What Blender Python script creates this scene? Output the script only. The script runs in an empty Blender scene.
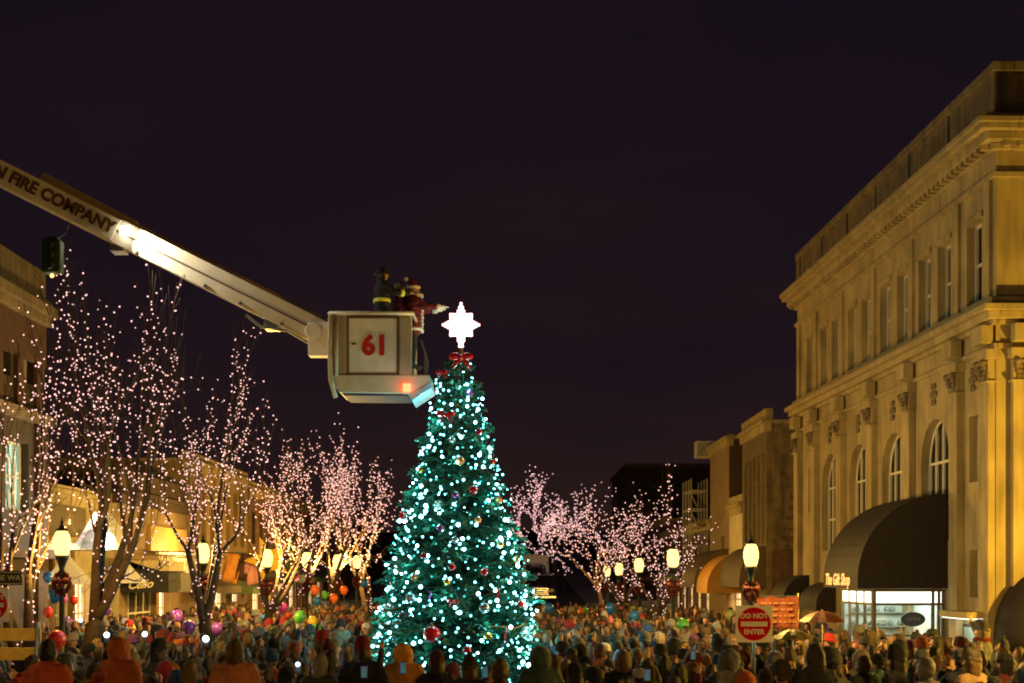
import bpy, bmesh, math, random
import numpy as np
from mathutils import Vector, Matrix, noise as mnoise
R = random.Random(61)
sc = bpy.context.scene
COL = sc.collection
F = 1422.0            # focal length in pixels (50 mm on 36 mm)
EYE = 2.45
HOR = 575.0

# ---------------------------------------------------------------- camera
cam = bpy.data.cameras.new('camera'); camo = bpy.data.objects.new('camera', cam); COL.objects.link(camo)
camo.location = (0, 0, EYE); camo.rotation_euler = (math.radians(90), 0, 0)
cam.lens = 50.0; cam.sensor_width = 36.0; cam.shift_y = (HOR-341.5)/1024.0
cam.clip_start = 0.1; cam.clip_end = 3000
cam.dof.use_dof = True; cam.dof.focus_distance = 28.5; cam.dof.aperture_fstop = 2.0
sc.camera = camo
# ---------------------------------------------------------------- world (night sky)
w = bpy.data.worlds.new('World'); sc.world = w; w.use_nodes = True
nt = w.node_tree; bg = nt.nodes['Background']
tc = nt.nodes.new('ShaderNodeTexCoord'); sx = nt.nodes.new('ShaderNodeSeparateXYZ')
rmp = nt.nodes.new('ShaderNodeValToRGB'); nz = nt.nodes.new('ShaderNodeTexNoise'); mp = nt.nodes.new('ShaderNodeMapping')
nt.links.new(tc.outputs['Generated'], sx.inputs[0]); nt.links.new(tc.outputs['Generated'], mp.inputs[0])
mp.inputs['Scale'].default_value = (1.2, 1.2, 5); nt.links.new(mp.outputs[0], nz.inputs['Vector'])
nz.inputs['Scale'].default_value = 2.2; nz.inputs['Detail'].default_value = 4
md = nt.nodes.new('ShaderNodeMath'); md.operation = 'MULTIPLY_ADD'; md.inputs[1].default_value = 0.5; md.inputs[2].default_value = -0.25
nt.links.new(nz.outputs['Fac'], md.inputs[0])
ad = nt.nodes.new('ShaderNodeMath'); ad.operation = 'ADD'
nt.links.new(sx.outputs['Z'], ad.inputs[0]); nt.links.new(md.outputs[0], ad.inputs[1]); nt.links.new(ad.outputs[0], rmp.inputs[0])
e = rmp.color_ramp.elements
e[0].position = 0.0; e[0].color = (0.0180, 0.0090, 0.0088, 1)
e[1].position = 0.42; e[1].color = (0.0078, 0.0046, 0.0092, 1)
m_ = e.new(0.2); m_.color = (0.0112, 0.0058, 0.0095, 1)
nt.links.new(rmp.outputs[0], bg.inputs[0]); bg.inputs[1].default_value = 1.0
sc.view_settings.view_transform = 'Standard'; sc.view_settings.look = 'None'
sc.view_settings.exposure = 0.0; sc.view_settings.gamma = 1.0
sc.cycles.use_denoising = True
try: sc.cycles.denoiser = 'OPENIMAGEDENOISE'
except Exception: pass
sc.cycles.max_bounces = 4; sc.cycles.diffuse_bounces = 2; sc.cycles.glossy_bounces = 2
sc.cycles.transmission_bounces = 3; sc.cycles.transparent_max_bounces = 6
sc.cycles.caustics_reflective = False; sc.cycles.caustics_refractive = False
sc.cycles.sample_clamp_indirect = 1.5; sc.cycles.volume_bounces = 0; sc.cycles.filter_width = 1.9
sc.cycles.use_light_tree = True

AMBER = (1.0, 0.57, 0.11)
def lamp_light(name, loc, energy, color=AMBER, radius=0.16, parent=None):
    l = bpy.data.lights.new(name, 'POINT'); l.energy = energy; l.color = color; l.shadow_soft_size = radius
    o = bpy.data.objects.new(name, l); COL.objects.link(o); o.location = loc
    if parent: o.parent = parent
    return o

# ---------------------------------------------------------------- helpers
def px(x, y, d):      # photo survey: where a point seen at (x, y) at distance d stands in the world
    return Vector(((x-512)/F*d, d, EYE+(HOR-y)/F*d))
GL = -0.5           # street level in the survey frame
def gz(Y): return GL if Y < 62 else GL+(Y-62)*0.040

def tag(o, label=None, cat=None, group=None, kind=None):
    if label: o['label'] = label
    if cat: o['category'] = cat
    if group: o['group'] = group
    if kind: o['kind'] = kind
    return o
def empty(name, loc, rz=0.0, label=None, cat=None, group=None):
    o = bpy.data.objects.new(name, None); COL.objects.link(o); o.location = loc; o.rotation_euler = (0, 0, rz)
    o.empty_display_size = 0.2
    return tag(o, label, cat, group)
def link_mesh(name, me, parent=None, loc=None, smooth=False):
    o = bpy.data.objects.new(name, me); COL.objects.link(o)
    if parent: o.parent = parent
    if loc is not None: o.location = loc
    return o
def shade_smooth(me):
    me.polygons.foreach_set('use_smooth', [True]*len(me.polygons))

class MB:
    """collects shapes in one frame, links them as one mesh object"""
    def __init__(s, M=None): s.v = []; s.f = []; s.M = M
    def add(s, vs, fs):
        n = len(s.v); s.v += [tuple(v) for v in vs]; s.f += [tuple(i+n for i in f) for f in fs]; return s
    def box(s, x0, x1, y0, y1, z0, z1):
        if x0 > x1: x0, x1 = x1, x0
        if y0 > y1: y0, y1 = y1, y0
        if z0 > z1: z0, z1 = z1, z0
        return s.add([(x0,y0,z0),(x1,y0,z0),(x1,y1,z0),(x0,y1,z0),(x0,y0,z1),(x1,y0,z1),(x1,y1,z1),(x0,y1,z1)],
              [(0,3,2,1),(4,5,6,7),(0,1,5,4),(1,2,6,5),(2,3,7,6),(3,0,4,7)])
    def tube(s, pts, rad, n=8, cap=True):
        pts = [Vector(p) for p in pts]; m = len(pts)
        if not isinstance(rad, (list, tuple)): rad = [rad]*m
        vs = []; up = None
        for i, p in enumerate(pts):
            t = (pts[min(i+1, m-1)]-pts[max(i-1, 0)])
            t = t.normalized() if t.length > 1e-9 else Vector((0,0,1))
            if up is None:
                up = Vector((0,0,1)) if abs(t.z) < .9 else Vector((1,0,0))
            a = t.cross(up); 
            if a.length < 1e-6: a = t.orthogonal()
            a.normalize(); b = t.cross(a).normalized(); up = -b if (-b).dot(up) > 0 else b
            for k in range(n):
                an = 2*math.pi*k/n
                vs.append(p+(a*math.cos(an)+b*math.sin(an))*rad[i])
        fs = []
        for i in range(m-1):
            for k in range(n):
                fs.append((i*n+k, i*n+(k+1)%n, (i+1)*n+(k+1)%n, (i+1)*n+k))
        if cap:
            fs.append(tuple(range(n-1, -1, -1))); fs.append(tuple((m-1)*n+k for k in range(n)))
        return s.add(vs, fs)
    def lathe(s, prof, n=16, c=(0,0,0)):
        vs = []; fs = []; m = len(prof)
        for r, z in prof:
            for k in range(n):
                a = 2*math.pi*k/n; vs.append((c[0]+r*math.cos(a), c[1]+r*math.sin(a), c[2]+z))
        for i in range(m-1):
            for k in range(n): fs.append((i*n+k, i*n+(k+1)%n, (i+1)*n+(k+1)%n, (i+1)*n+k))
        fs.append(tuple(range(n-1, -1, -1))); fs.append(tuple((m-1)*n+k for k in range(n)))
        return s.add(vs, fs)
    def ball(s, c, r, n=10, m=7, sc_=(1,1,1)):
        prof = [(max(1e-4, math.sin(math.pi*i/m)), -math.cos(math.pi*i/m)) for i in range(m+1)]
        k0 = len(s.v); s.lathe(prof, n)
        for i in range(k0, len(s.v)):
            v = s.v[i]; s.v[i] = (c[0]+v[0]*r*sc_[0], c[1]+v[1]*r*sc_[1], c[2]+v[2]*r*sc_[2])
        return s
    def prism(s, poly, off):        # poly: 3d points, extruded by off
        n = len(poly); off = Vector(off); A = [Vector(p) for p in poly]; B = [p+off for p in A]
        fs = [tuple(range(n-1, -1, -1)), tuple(range(n, 2*n))]
        for i in range(n): fs.append((i, (i+1)%n, n+(i+1)%n, n+i))
        return s.add(A+B, fs)
    def mesh(s, name, m=None, smooth=False):
        me = bpy.data.meshes.new(name); vs = s.v
        if s.M is not None: vs = [tuple(s.M @ Vector(v)) for v in vs]
        me.from_pydata([tuple(v) for v in vs], [], s.f)
        bm = bmesh.new(); bm.from_mesh(me); bmesh.ops.recalc_face_normals(bm, faces=bm.faces); bm.to_mesh(me); bm.free()
        if smooth: shade_smooth(me)
        if m: me.materials.append(m)
        return me
    def build(s, name, m, parent=None, smooth=False, bevel=0.0):
        me = s.mesh(name, m, smooth); o = link_mesh(name, me, parent)
        if parent is not None: o.matrix_parent_inverse = PINV(parent)
        if bevel:
            b = o.modifiers.new('bevel', 'BEVEL'); b.width = bevel; b.segments = 2; b.limit_method = 'ANGLE'
        return o
def PINV(p): return parent_world(p).inverted()
def parent_world(p):
    Mx = Matrix.Translation(p.location) @ p.rotation_euler.to_matrix().to_4x4() @ Matrix.Diagonal((*p.scale, 1))
    if p.parent is None: return Mx
    return parent_world(p.parent) @ p.matrix_parent_inverse @ Mx

def text_mesh(txt, size, depth, m, offset=0.0, shear=0.0, align='CENTER', spacing=1.0):
    c = bpy.data.curves.new('t', 'FONT'); c.body = txt; c.size = size; c.extrude = depth; c.offset = offset; c.shear = shear
    c.align_x = align; c.align_y = 'CENTER'; c.space_character = spacing; c.resolution_u = 3
    o = bpy.data.objects.new('t', c); COL.objects.link(o)
    bpy.context.view_layer.update()
    me = bpy.data.meshes.new_from_object(o.evaluated_get(bpy.context.evaluated_depsgraph_get()))
    bpy.data.objects.remove(o); bpy.data.curves.remove(c)
    me.materials.clear(); me.materials.append(m); me.name = 'lettering'
    return me
def put_text(name, txt, size, m, parent, loc, right, up, depth=0.006, **k):
    me = text_mesh(txt, size, depth, m, **k)
    right = Vector(right).normalized(); up = Vector(up).normalized(); n = right.cross(up)
    Mx = Matrix((right, up, n)).transposed().to_4x4(); Mx.translation = Vector(loc)
    me.transform(Mx)
    o = link_mesh(name, me, parent); o.matrix_parent_inverse = parent_world(parent).inverted()
    return o

# ---------------------------------------------------------------- materials
def mat(name, col, rough=0.8, var=0.0, nscale=4.0, bump=0.0, metal=0.0, streak=0.0, obj_color=False, coat=0.0, spec=0.5, brick=None, wrinkle=0.0, trans=0.0):
    m = bpy.data.materials.new(name); m.use_nodes = True; t = m.node_tree; b = t.nodes['Principled BSDF']
    b.inputs['Roughness'].default_value = rough; b.inputs['Metallic'].default_value = metal
    b.inputs['Specular IOR Level'].default_value = spec; b.inputs['Coat Weight'].default_value = coat
    if trans: b.inputs['Transmission Weight'].default_value = trans
    src = None; L = t.links.new
    if obj_color:
        oi = t.nodes.new('ShaderNodeObjectInfo'); src = oi.outputs['Color']
    else:
        rgb = t.nodes.new('ShaderNodeRGB'); rgb.outputs[0].default_value = (*col, 1); src = rgb.outputs[0]
    co = t.nodes.new('ShaderNodeTexCoord')
    hgt = None
    if brick:
        br = t.nodes.new('ShaderNodeTexBrick'); mp = t.nodes.new('ShaderNodeMapping')
        L(co.outputs['Object'], mp.inputs[0]); mp.inputs['Rotation'].default_value = brick[0]
        L(mp.outputs[0], br.inputs['Vector']); br.inputs['Scale'].default_value = 1.0
        br.inputs['Brick Width'].default_value = brick[1]; br.inputs['Row Height'].default_value = brick[2]
        br.inputs['Mortar Size'].default_value = brick[3]
        br.inputs['Color1'].default_value = (*col, 1); br.inputs['Color2'].default_value = (*[c*.8 for c in col], 1)
        br.inputs['Mortar'].default_value = (*[c*.55 for c in col], 1); src = br.outputs['Color']; hgt = br.outputs['Fac']
    if var:
        n = t.nodes.new('ShaderNodeTexNoise'); n.inputs['Scale'].default_value = nscale; n.inputs['Detail'].default_value = 6
        L(co.outputs['Object'], n.inputs['Vector'])
        mr = t.nodes.new('ShaderNodeMapRange'); mr.inputs[1].default_value = .3; mr.inputs[2].default_value = .7
        mr.inputs[3].default_value = 1-var; mr.inputs[4].default_value = 1+var*.6; L(n.outputs['Fac'], mr.inputs[0])
        mx = t.nodes.new('ShaderNodeVectorMath'); mx.operation = 'SCALE'; L(src, mx.inputs[0]); L(mr.outputs[0], mx.inputs['Scale']); src = mx.outputs[0]
    if streak:
        n = t.nodes.new('ShaderNodeTexNoise'); n.inputs['Scale'].default_value = 1.0; n.inputs['Detail'].default_value = 5
        mp = t.nodes.new('ShaderNodeMapping'); mp.inputs['Scale'].default_value = (5, 5, .7); L(co.outputs['Object'], mp.inputs[0]); L(mp.outputs[0], n.inputs['Vector'])
        mr = t.nodes.new('ShaderNodeMapRange'); mr.inputs[1].default_value = .42; mr.inputs[2].default_value = .66
        mr.inputs[3].default_value = 1; mr.inputs[4].default_value = 1-streak; L(n.outputs['Fac'], mr.inputs[0])
        mx = t.nodes.new('ShaderNodeVectorMath'); mx.operation = 'SCALE'; L(src, mx.inputs[0]); L(mr.outputs[0], mx.inputs['Scale']); src = mx.outputs[0]
    L(src, b.inputs['Base Color'])
    if bump or wrinkle:
        n = t.nodes.new('ShaderNodeTexNoise'); n.inputs['Scale'].default_value = nscale*(3 if bump else 1.4); n.inputs['Detail'].default_value = 5
        L(co.outputs['Object'], n.inputs['Vector'])
        bp = t.nodes.new('ShaderNodeBump'); bp.inputs['Strength'].default_value = max(bump, wrinkle); bp.inputs['Distance'].default_value = .03 if bump else .06
        if hgt is not None:
            sb = t.nodes.new('ShaderNodeMath'); sb.operation = 'SUBTRACT'; L(n.outputs['Fac'], sb.inputs[0]); L(hgt, sb.inputs[1]); L(sb.outputs[0], bp.inputs['Height'])
        else: L(n.outputs['Fac'], bp.inputs['Height'])
        L(bp.outputs[0], b.inputs['Normal'])
    return m
def emit(name, col, s, sampled=True):
    m = bpy.data.materials.new(name); m.use_nodes = True; b = m.node_tree.nodes['Principled BSDF']
    b.inputs['Base Color'].default_value = (*[min(1, c) for c in col], 1)
    b.inputs['Emission Color'].default_value = (*col, 1); b.inputs['Emission Strength'].default_value = s
    if not sampled: m.cycles.emission_sampling = 'NONE'
    return m

STONE = mat('limestone', (.38,.29,.145), .85, .24, 1.1, .22, streak=.30)
STONED = mat('limestone_weathered', (.21,.155,.09), .9, .35, 2.0, .35, streak=.45)
TRIM = mat('painted_window_trim', (.62,.57,.48), .6, .1, 8)
DGLASS = mat('dark_window_glass', (.02,.018,.016), .08, spec=.8)
BRICKD = mat('brown_brick', (.16,.085,.05), .9, .25, 3, .3, streak=.25, brick=((math.radians(90),0,math.radians(90)), .24, .08, .012))
BUFF = mat('buff_brick', (.26,.19,.10), .9, .25, 3, .3, streak=.35, brick=((math.radians(90),0,math.radians(90)), .24, .08, .01))
BUFFF = mat('buff_brick_gable', (.26,.19,.10), .9, .3, 3, .3, streak=.5, brick=((math.radians(90),0,0), .24, .08, .01))
TANW = mat('tan_stucco', (.27,.18,.085), .85, .2, 1.5, .2, streak=.2)
CREAMW = mat('cream_stucco', (.55,.46,.30), .85, .15, 1.5, .2, streak=.15)
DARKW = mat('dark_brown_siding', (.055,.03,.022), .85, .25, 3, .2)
ROOFM = mat('tar_roof', (.03,.027,.025), .9, .3, 5, .2)
ASPH = mat('asphalt', (.05,.05,.052), .85, .3, 6, .3)
CONC = mat('pavement_concrete', (.25,.23,.20), .85, .2, 4, .2)
PAINT = mat('road_paint', (.7,.7,.65), .6, .2, 9)
AWN = mat('dark_maroon_awning', (.011,.005,.006), .75, .2, 5, wrinkle=.4)
AWNB = mat('black_awning', (.014,.015,.014), .7, .2, 5, wrinkle=.3)
AWNO = mat('orange_awning', (.50,.24,.04), .7, .15, 5, wrinkle=.3)
AWNBR = mat('brown_awning', (.09,.055,.03), .75, .15, 5, wrinkle=.3)
AWNG = mat('green_awning', (.10,.14,.05), .75, .15, 5, wrinkle=.3)
CREAMP = mat('cream_lettering', (.8,.75,.55), .6)
METALD = mat('dark_green_metal', (.012,.02,.014), .4, .2, 8, metal=.3)
BLACKM = mat('black_metal', (.015,.014,.013), .45)
WHITEP = mat('white_truck_paint', (.62,.55,.43), .38, .12, 3, .04, coat=.3)
WHITEP2 = mat('worn_white_panel', (.78,.74,.67), .45, .12, 5, .05)
GOLD = mat('gold_leaf_lettering', (.10,.045,.012), .5, .2, 20, metal=.2)
REDP = mat('red_lettering', (.55,.015,.012), .5)
STEEL = mat('steel', (.30,.31,.32), .35, .2, 10, metal=.8)
BARK = mat('bark', (.075,.045,.028), .9, .35, 7, .8)
FIR = mat('fir_needles', (.028,.12,.07), .55, .5, 5)
FIRD = mat('fir_twigs', (.05,.035,.02), .9)
SKIN = mat('skin', (.50,.27,.17), .55)
EYEM = mat('eye', (.03,.02,.015), .3)
LIPM = mat('lips', (.32,.10,.08), .5)
HAIRB = mat('hair', (.1,.1,.1), .6, .35, 40, .5, obj_color=True)
CLOTH = mat('coat_cloth', (.1,.1,.1), .85, .18, 9, obj_color=True, wrinkle=.8)
KNIT = mat('knit_wool', (.1,.1,.1), .95, .22, 30, .6, obj_color=True)
TROUS = mat('dark_trousers', (.022,.022,.03), .85, .2, 9)
SHOE = mat('boots', (.02,.015,.012), .6)
BALM = mat('balloon_rubber', (.1,.1,.1), .28, obj_color=True, coat=.5)
STRM = mat('balloon_string', (.35,.33,.3), .8)
REFL = mat('reflective_yellow_band', (.75,.80,.08), .5)
WINDWARM = emit('lit_shop_window', (1.0,.70,.36), 2.0, True)
WINDCOOL = emit('lit_upstairs_window', (.45,.9,.95), .42, True)
SHOPW = emit('bright_transom_light', (.92,1.0,.90), 1.9, True)
GLOBE = emit('lamp_globe', (1.0,.66,.22), 2.1, False)
SHOPIN = mat('shop_interior_paint', (.60,.68,.62), .8, .15, 2)
GLASS = mat('shop_glass', (.9,.95,.93), .03, trans=.96)

# ---------------------------------------------------------------- ground
def sheet(name, x0, x1, y0, y1, dz, m, nx=1, ny=60):
    mb = MB(); vs = []; fs = []
    for j in range(ny+1):
        y = y0+(y1-y0)*j/ny
        for i in range(nx+1): vs.append((x0+(x1-x0)*i/nx, y, gz(y)+dz))
    for j in range(ny):
        for i in range(nx): fs.append((j*(nx+1)+i, j*(nx+1)+i+1, (j+1)*(nx+1)+i+1, (j+1)*(nx+1)+i))
    o = mb.add(vs, fs).build(name, m); o['kind'] = 'structure'; return o
sheet('ground', -150, 150, -60, 320, -0.006, ROOFM, 4, 120)
sheet('road', -6.9, 4.6, -50, 420, 0.0, ASPH)
def pavement(name, x0, x1):
    o = MB().box(x0, x1, -50, 61.9, GL-.05, GL+.13).build(name, CONC); o['kind'] = 'structure'
    o = sheet(name, x0, x1, 61.9, 420, .13, CONC)
pavement('pavement', -12.1, -6.9); pavement('pavement', 4.6, 10.3)
mbk = MB()
for s_, X in ((1, -6.9), (-1, 4.6)): mbk.box(X, X+s_*.14, -50, 61.9, GL-.05, GL+.134)
o = mbk.build('kerb', CONC); o['kind'] = 'structure'
mbk = MB()
for k in range(40): mbk.box(-1.25, -1.12, -10+k*2.6*1.2, -8.6+k*3.12, GL+.003, GL+.006) if -8.6+k*3.12 < 61 else None
o = mbk.build('road_markings', PAINT); o['kind'] = 'structure'

o = MB().box(-6.8, 5.6, 4.0, 16.5, GL+.001, 0.12).build('stone_terrace', CONC, bevel=.02); o['kind'] = 'structure'
# ---------------------------------------------------------------- facade builder
def facade(mb, P, u0, u1, z0, z1, ops, depth=.28):
    """P(u, v, z)->point. ops: (a,b,c,d,arch). wall sheet with real openings and reveals"""
    us = sorted(set([u0, u1]+[q for o in ops for q in o[:2]])); zs = sorted(set([z0, z1]+[q for o in ops for q in o[2:4]]))
    for i in range(len(us)-1):
        for j in range(len(zs)-1):
            cu = (us[i]+us[i+1])/2; cz = (zs[j]+zs[j+1])/2
            if any(o[0] < cu < o[1] and o[2] < cz < o[3] for o in ops): continue
            mb.add([P(us[i],0,zs[j]), P(us[i+1],0,zs[j]), P(us[i+1],0,zs[j+1]), P(us[i],0,zs[j+1])], [(0,1,2,3)])
    for a, b, c, d, arch in ops:
        if arch:
            r = (b-a)/2; sp = d-r; n = 14
            arc = [((a+b)/2-r*math.cos(math.pi*k/n), sp+r*math.sin(math.pi*k/n)) for k in range(n+1)]
            for k in range(n):
                (ua, za), (ub, zb) = arc[k], arc[k+1]
                mb.add([P(ua,0,za), P(ub,0,zb), P(ub,0,d), P(ua,0,d)], [(0,1,2,3)])
            loop = [(a, c), (b, c)]+[(u, z) for u, z in arc[::-1]]
        else: loop = [(a,c),(b,c),(b,d),(a,d)]
        for k in range(len(loop)):
            p, q = loop[k], loop[(k+1) % len(loop)]
            if abs(p[0]-q[0])+abs(p[1]-q[1]) < 1e-6: continue
            mb.add([P(p[0],0,p[1]), P(q[0],0,q[1]), P(q[0],-depth,q[1]), P(p[0],-depth,p[1])], [(0,1,2,3)])
def window(P, a, b, c, d, arch, root, frame_m, glass_m, depth=.28, mull=1, rails=1, name='window'):
    """glass pane plus a frame of bars; frame is a part, pane its sub-part"""
    mb = MB(); w_ = .055; v0, v1 = -depth+.02, -depth+.09
    def bx(m, u0, u1, z0, z1, va, vb): m.prism([P(u0,va,z0), P(u1,va,z0), P(u1,va,z1), P(u0,va,z1)], P(0,vb,0)-P(0,va,0))
    sp = d-(b-a)/2 if arch else d
    bx(mb, a, a+w_, c, sp, v0, v1); bx(mb, b-w_, b, c, sp, v0, v1); bx(mb, a, b, c, c+w_, v0, v1)
    for k in range(1, mull+1):
        u = a+(b-a)*k/(mull+1); top = d-w_
        if arch: r = (b-a)/2; top = sp+math.sqrt(max(0, r*r-(u-(a+b)/2)**2))-.02
        bx(mb, u-.03, u+.03, c+w_, top, v0+.005, v1-.01)
    for k in range(1, rails+1):
        z = c+(sp-c)*k/(rails+1) if not arch else c+(sp-c)*k/rails
        bx(mb, a+w_, b-w_, z-.03, z+.03, v0+.01, v1-.015)
    if arch:
        r = (b-a)/2; n = 14; pts = [P((a+b)/2-(r-.02)*math.cos(math.pi*k/n), (v0+v1)/2, sp+(r-.02)*math.sin(math.pi*k/n)) for k in range(n+1)]
        mb.tube(pts, .035, 5)
    else: bx(mb, a, b, d-w_, d, v0, v1)
    f = mb.build(name, frame_m, root)
    g = MB()
    if arch:
        r = (b-a)/2; n = 14
        lo = [P(a,-depth,c), P(b,-depth,c)]+[P((a+b)/2+r*math.cos(math.pi*k/n), -depth, sp+r*math.sin(math.pi*k/n)) for k in range(n+1)]
    else: lo = [P(a,-depth,c), P(b,-depth,c), P(b,-depth,d), P(a,-depth,d)]
    g.prism(lo, P(0,-.02,0)-P(0,0,0))
    gl = g.build('pane', glass_m, f); return f

# ================================================================ RIGHT CORNER BUILDING
def frame_fn(O, du, dv):
    O = Vector(O); du = Vector(du).normalized(); dv = Vector(dv).normalized()
    return lambda u, v, z: O+du*u+dv*v+Vector((0, 0, z))
NX, NY = 10.2, 29.97
DU = Vector((-.0306, 1, 0)).normalized(); DV = Vector((-1, -.0306, 0)).normalized()
PA = frame_fn((NX, NY, 0), DU, DV)         # street side: u away from camera, v towards street
PB = frame_fn((NX, NY, 0), -DV, -DU)       # front: u to the right, v towards camera
root = empty('corner_building', (NX, NY, 0), 0, 'long three storey limestone corner building with arched windows and a heavy cornice', 'building')
L = 18.1
def ubox(P, u0, u1, v0, v1, z0, z1, mb):
    mb.prism([P(u0,v0,z0), P(u1,v0,z0), P(u1,v0,z1), P(u0,v0,z1)], P(0,v1,0)-P(0,v0,0))
wins = []
for d_, wd in ((31.3,.95),(33.28,.9),(34.72,.9),(36.5,.9),(38.0,.9),(39.85,.9),(41.25,.9),(43.1,.9),(44.5,.9),(46.35,.95)):
    wins.append((d_-30-wd/2, d_-30+wd/2, 8.42, 10.2, False))
arches = [(c-1.02, c+1.02, 3.2, 6.17, True) for c in (3.95, 7.25, 10.55, 13.75)]
slots = [(1.0,1.62,4.5,5.95,False), (.9,1.6,1.95,3.0,False), (16.0,16.55,4.5,5.95,False)]
door = [(11.7, 12.9, -.3, 1.9, False)]
mb = MB(); facade(mb, PA, 0, L, GL, 11.4, wins+arches+slots+door)
# side wall away, back and front
fw = [(u, u+1.0, 8.42, 10.2, False) for u in (1.6, 3.6, 5.6, 7.6, 9.6, 11.6)]+[(2.2,4.0,3.2,6.1,True),(5.4,7.2,3.2,6.1,True),(8.6,10.4,3.2,6.1,True)]
facade(mb, PB, 0, 14, GL, 11.4, fw)
mb.add([PA(L,0,GL), PA(L,-14,GL), PA(L,-14,11.4), PA(L,0,11.4)], [(0,1,2,3)])
mb.add([PB(14,0,GL), PB(14,-L,GL), PB(14,-L,11.4), PB(14,0,11.4)], [(0,1,2,3)])
mb.build('wall', STONE, root)
mb = MB(); mb.add([PA(.1,-.1,12.2), PA(L,-.1,12.2), PA(L,-14,12.2), PA(.1,-14,12.2)], [(0,1,2,3)]); mb.build('roof', ROOFM, root)
# cornice and parapet running round the corner
def run(mb, z0, z1, out, u1=None, v_in=-.3):
    u1 = u1 or L+.0
    ubox(PA, -out, u1+min(out,.3), v_in, out, z0, z1, mb)
    ubox(PB, -v_in+.001, 14, v_in, out, z0, z1, mb)
mb = MB()
run(mb, 11.4, 11.55, .1); run(mb, 11.55, 11.72, .3); run(mb, 11.72, 11.84, .48); run(mb, 11.84, 11.97, .55); run(mb, 11.97, 12.1, .34)
mb.build('cornice', STONE, root, bevel=.02)
mb = MB()
k = 0
u = .1
while u < L:
    ubox(PA, u, u+.14, .1, .27, 11.44, 11.548, mb); u += .32
u = .1
while u < 13.6:
    ubox(PB, u, u+.14, .1, .27, 11.44, 11.548, mb); u += .32
mb.build('dentil_moulding', STONE, root)
mb = MB()
ubox(PA, .0, L, -.3, -.02, 12.1, 13.05, mb); ubox(PB, .302, 14, -.3, -.02, 12.1, 13.05, mb)
for a in np.arange(0, L+.1, (L-.4)/6): ubox(PA, a, a+.45, -.34, .04, 12.1, 13.06, mb)
for a in (.6, 4.5, 8.4, 12.3): ubox(PB, a, a+.45, -.34, .04, 12.1, 13.06, mb)
for ph, P_, L_ in ((0, PA, L), (1, PB, 14)):
    ubox(P_, -.06 if ph == 0 else .36, L_, -.36, .08, 13.065, 13.27, mb)
mb.build('parapet', STONED, root, bevel=.015)
# frieze moulding, sill band, entablature
mb = MB(); run(mb, 10.83, 10.93, .09, v_in=.0); mb.build('frieze_moulding', STONE, root)
mb = MB(); run(mb, 8.12, 8.3, .16, v_in=.0); run(mb, 7.98, 8.12, .38, v_in=.0); run(mb, 7.82, 7.98, .26, v_in=0); run(mb, 7.72, 7.82, .12, v_in=0)
run(mb, 7.22, 7.34, .06, v_in=0)
mb.build('belt_course', STONE, root, bevel=.015)
def pilaster(P, u, u1, first):
    mb = MB(); ubox(P, u, u1, .0, .17, .9, 7.0, mb); ubox(P, u-.04, u1+.04, 0, .22, GL, .9, mb)
    ubox(P, u-.05, u1+.05, 0, .22, 6.5, 6.56, mb)
    ubox(P, u-.07, u1+.07, .0, .24, 7.0, 7.22, mb)
    ubox(P, u-.02, u1+.02, .06, .32, 7.34, 7.72, mb)
    o = mb.build('pilaster', STONE, root, bevel=.012)
    c = MB()                                     # carved capital
    for i in range(4):
        z = 6.58+.1*i; ubox(P, u+.02*(3-i)+.02, u1-.02*(3-i)-.02, .17, .2+.025*i, z, z+.08, c)
    for q in (u+.08, u1-.08):
        p = P(q, .26, 6.93); c.ball(p, .075, 8, 5)
    c.ball(P((u+u1)/2, .26, 6.78), .08, 8, 5, (1, 1, 1.5))
    c.build('capital', STONED, o)
for u in (.02, 1.93, 5.4, 8.7, 11.95, 15.15, 17.4): pilaster(PA, u, u+.55, False)
for u in (.3, 4.4, 7.7, 11.0): pilaster(PB, u, u+.55, False)
for wv in wins: window(PA, *wv, root, TRIM, DGLASS, .28, 1, 1)
for wv in arches: window(PA, *wv, root, TRIM, DGLASS, .34 if False else .28, 3, 2)
for wv in slots: window(PA, *wv, root, TRIM, DGLASS, .28, 0, 0)
for wv in fw: window(PB, *wv, root, TRIM, DGLASS, .28, 1 if not wv[4] else 3, 1)
for u in (.62, 5.05-1.2+.0, 5.0, 7.0):
    pass
mb = MB()                                      # slim upper pilaster strips between the window pairs
for u in (.2, 2.15, 5.48, 8.8, 12.1, 15.3, 17.6): ubox(PA, u, u+.34, 0, .07, 8.3, 10.83, mb)
for wv in wins: ubox(PA, wv[0]-.1, wv[1]+.1, 0, .05, 10.2, 10.32, mb)
mb.build('upper_strips', STONE, root)
def rosette(c, s):
    mb = MB()
    mb.ball(c, .11*s, 8, 5, (.5,1,1))
    for k in range(6):
        a = k*math.pi/3; mb.ball(Vector(c)+DU*math.cos(a)*.16*s+Vector((0,0,math.sin(a)*.24*s)), .09*s, 6, 4, (.5,1,1))
    mb.build('carved_rosette', STONED, root)
for c in (3.95, 7.25, 10.55, 13.75, .95+.35, 16.3): rosette(PA(c, .03, 6.75), .9)
# front face carved panel beside the corner
mb = MB(); ubox(PB, 1.1, 1.16, 0, .05, 6.4, 7.1, mb); ubox(PB, 1.16, 2.2, 0, .05, 7.04, 7.1, mb); ubox(PB, 1.16, 2.2, 0, .05, 6.4, 6.46, mb)
for k in range(5): mb.ball(PB(1.35+.17*k, .03, 6.75+.12*math.sin(k*2)), .11, 7, 4, (1,.5,1))
mb.build('carved_panel', STONED, root)
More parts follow.
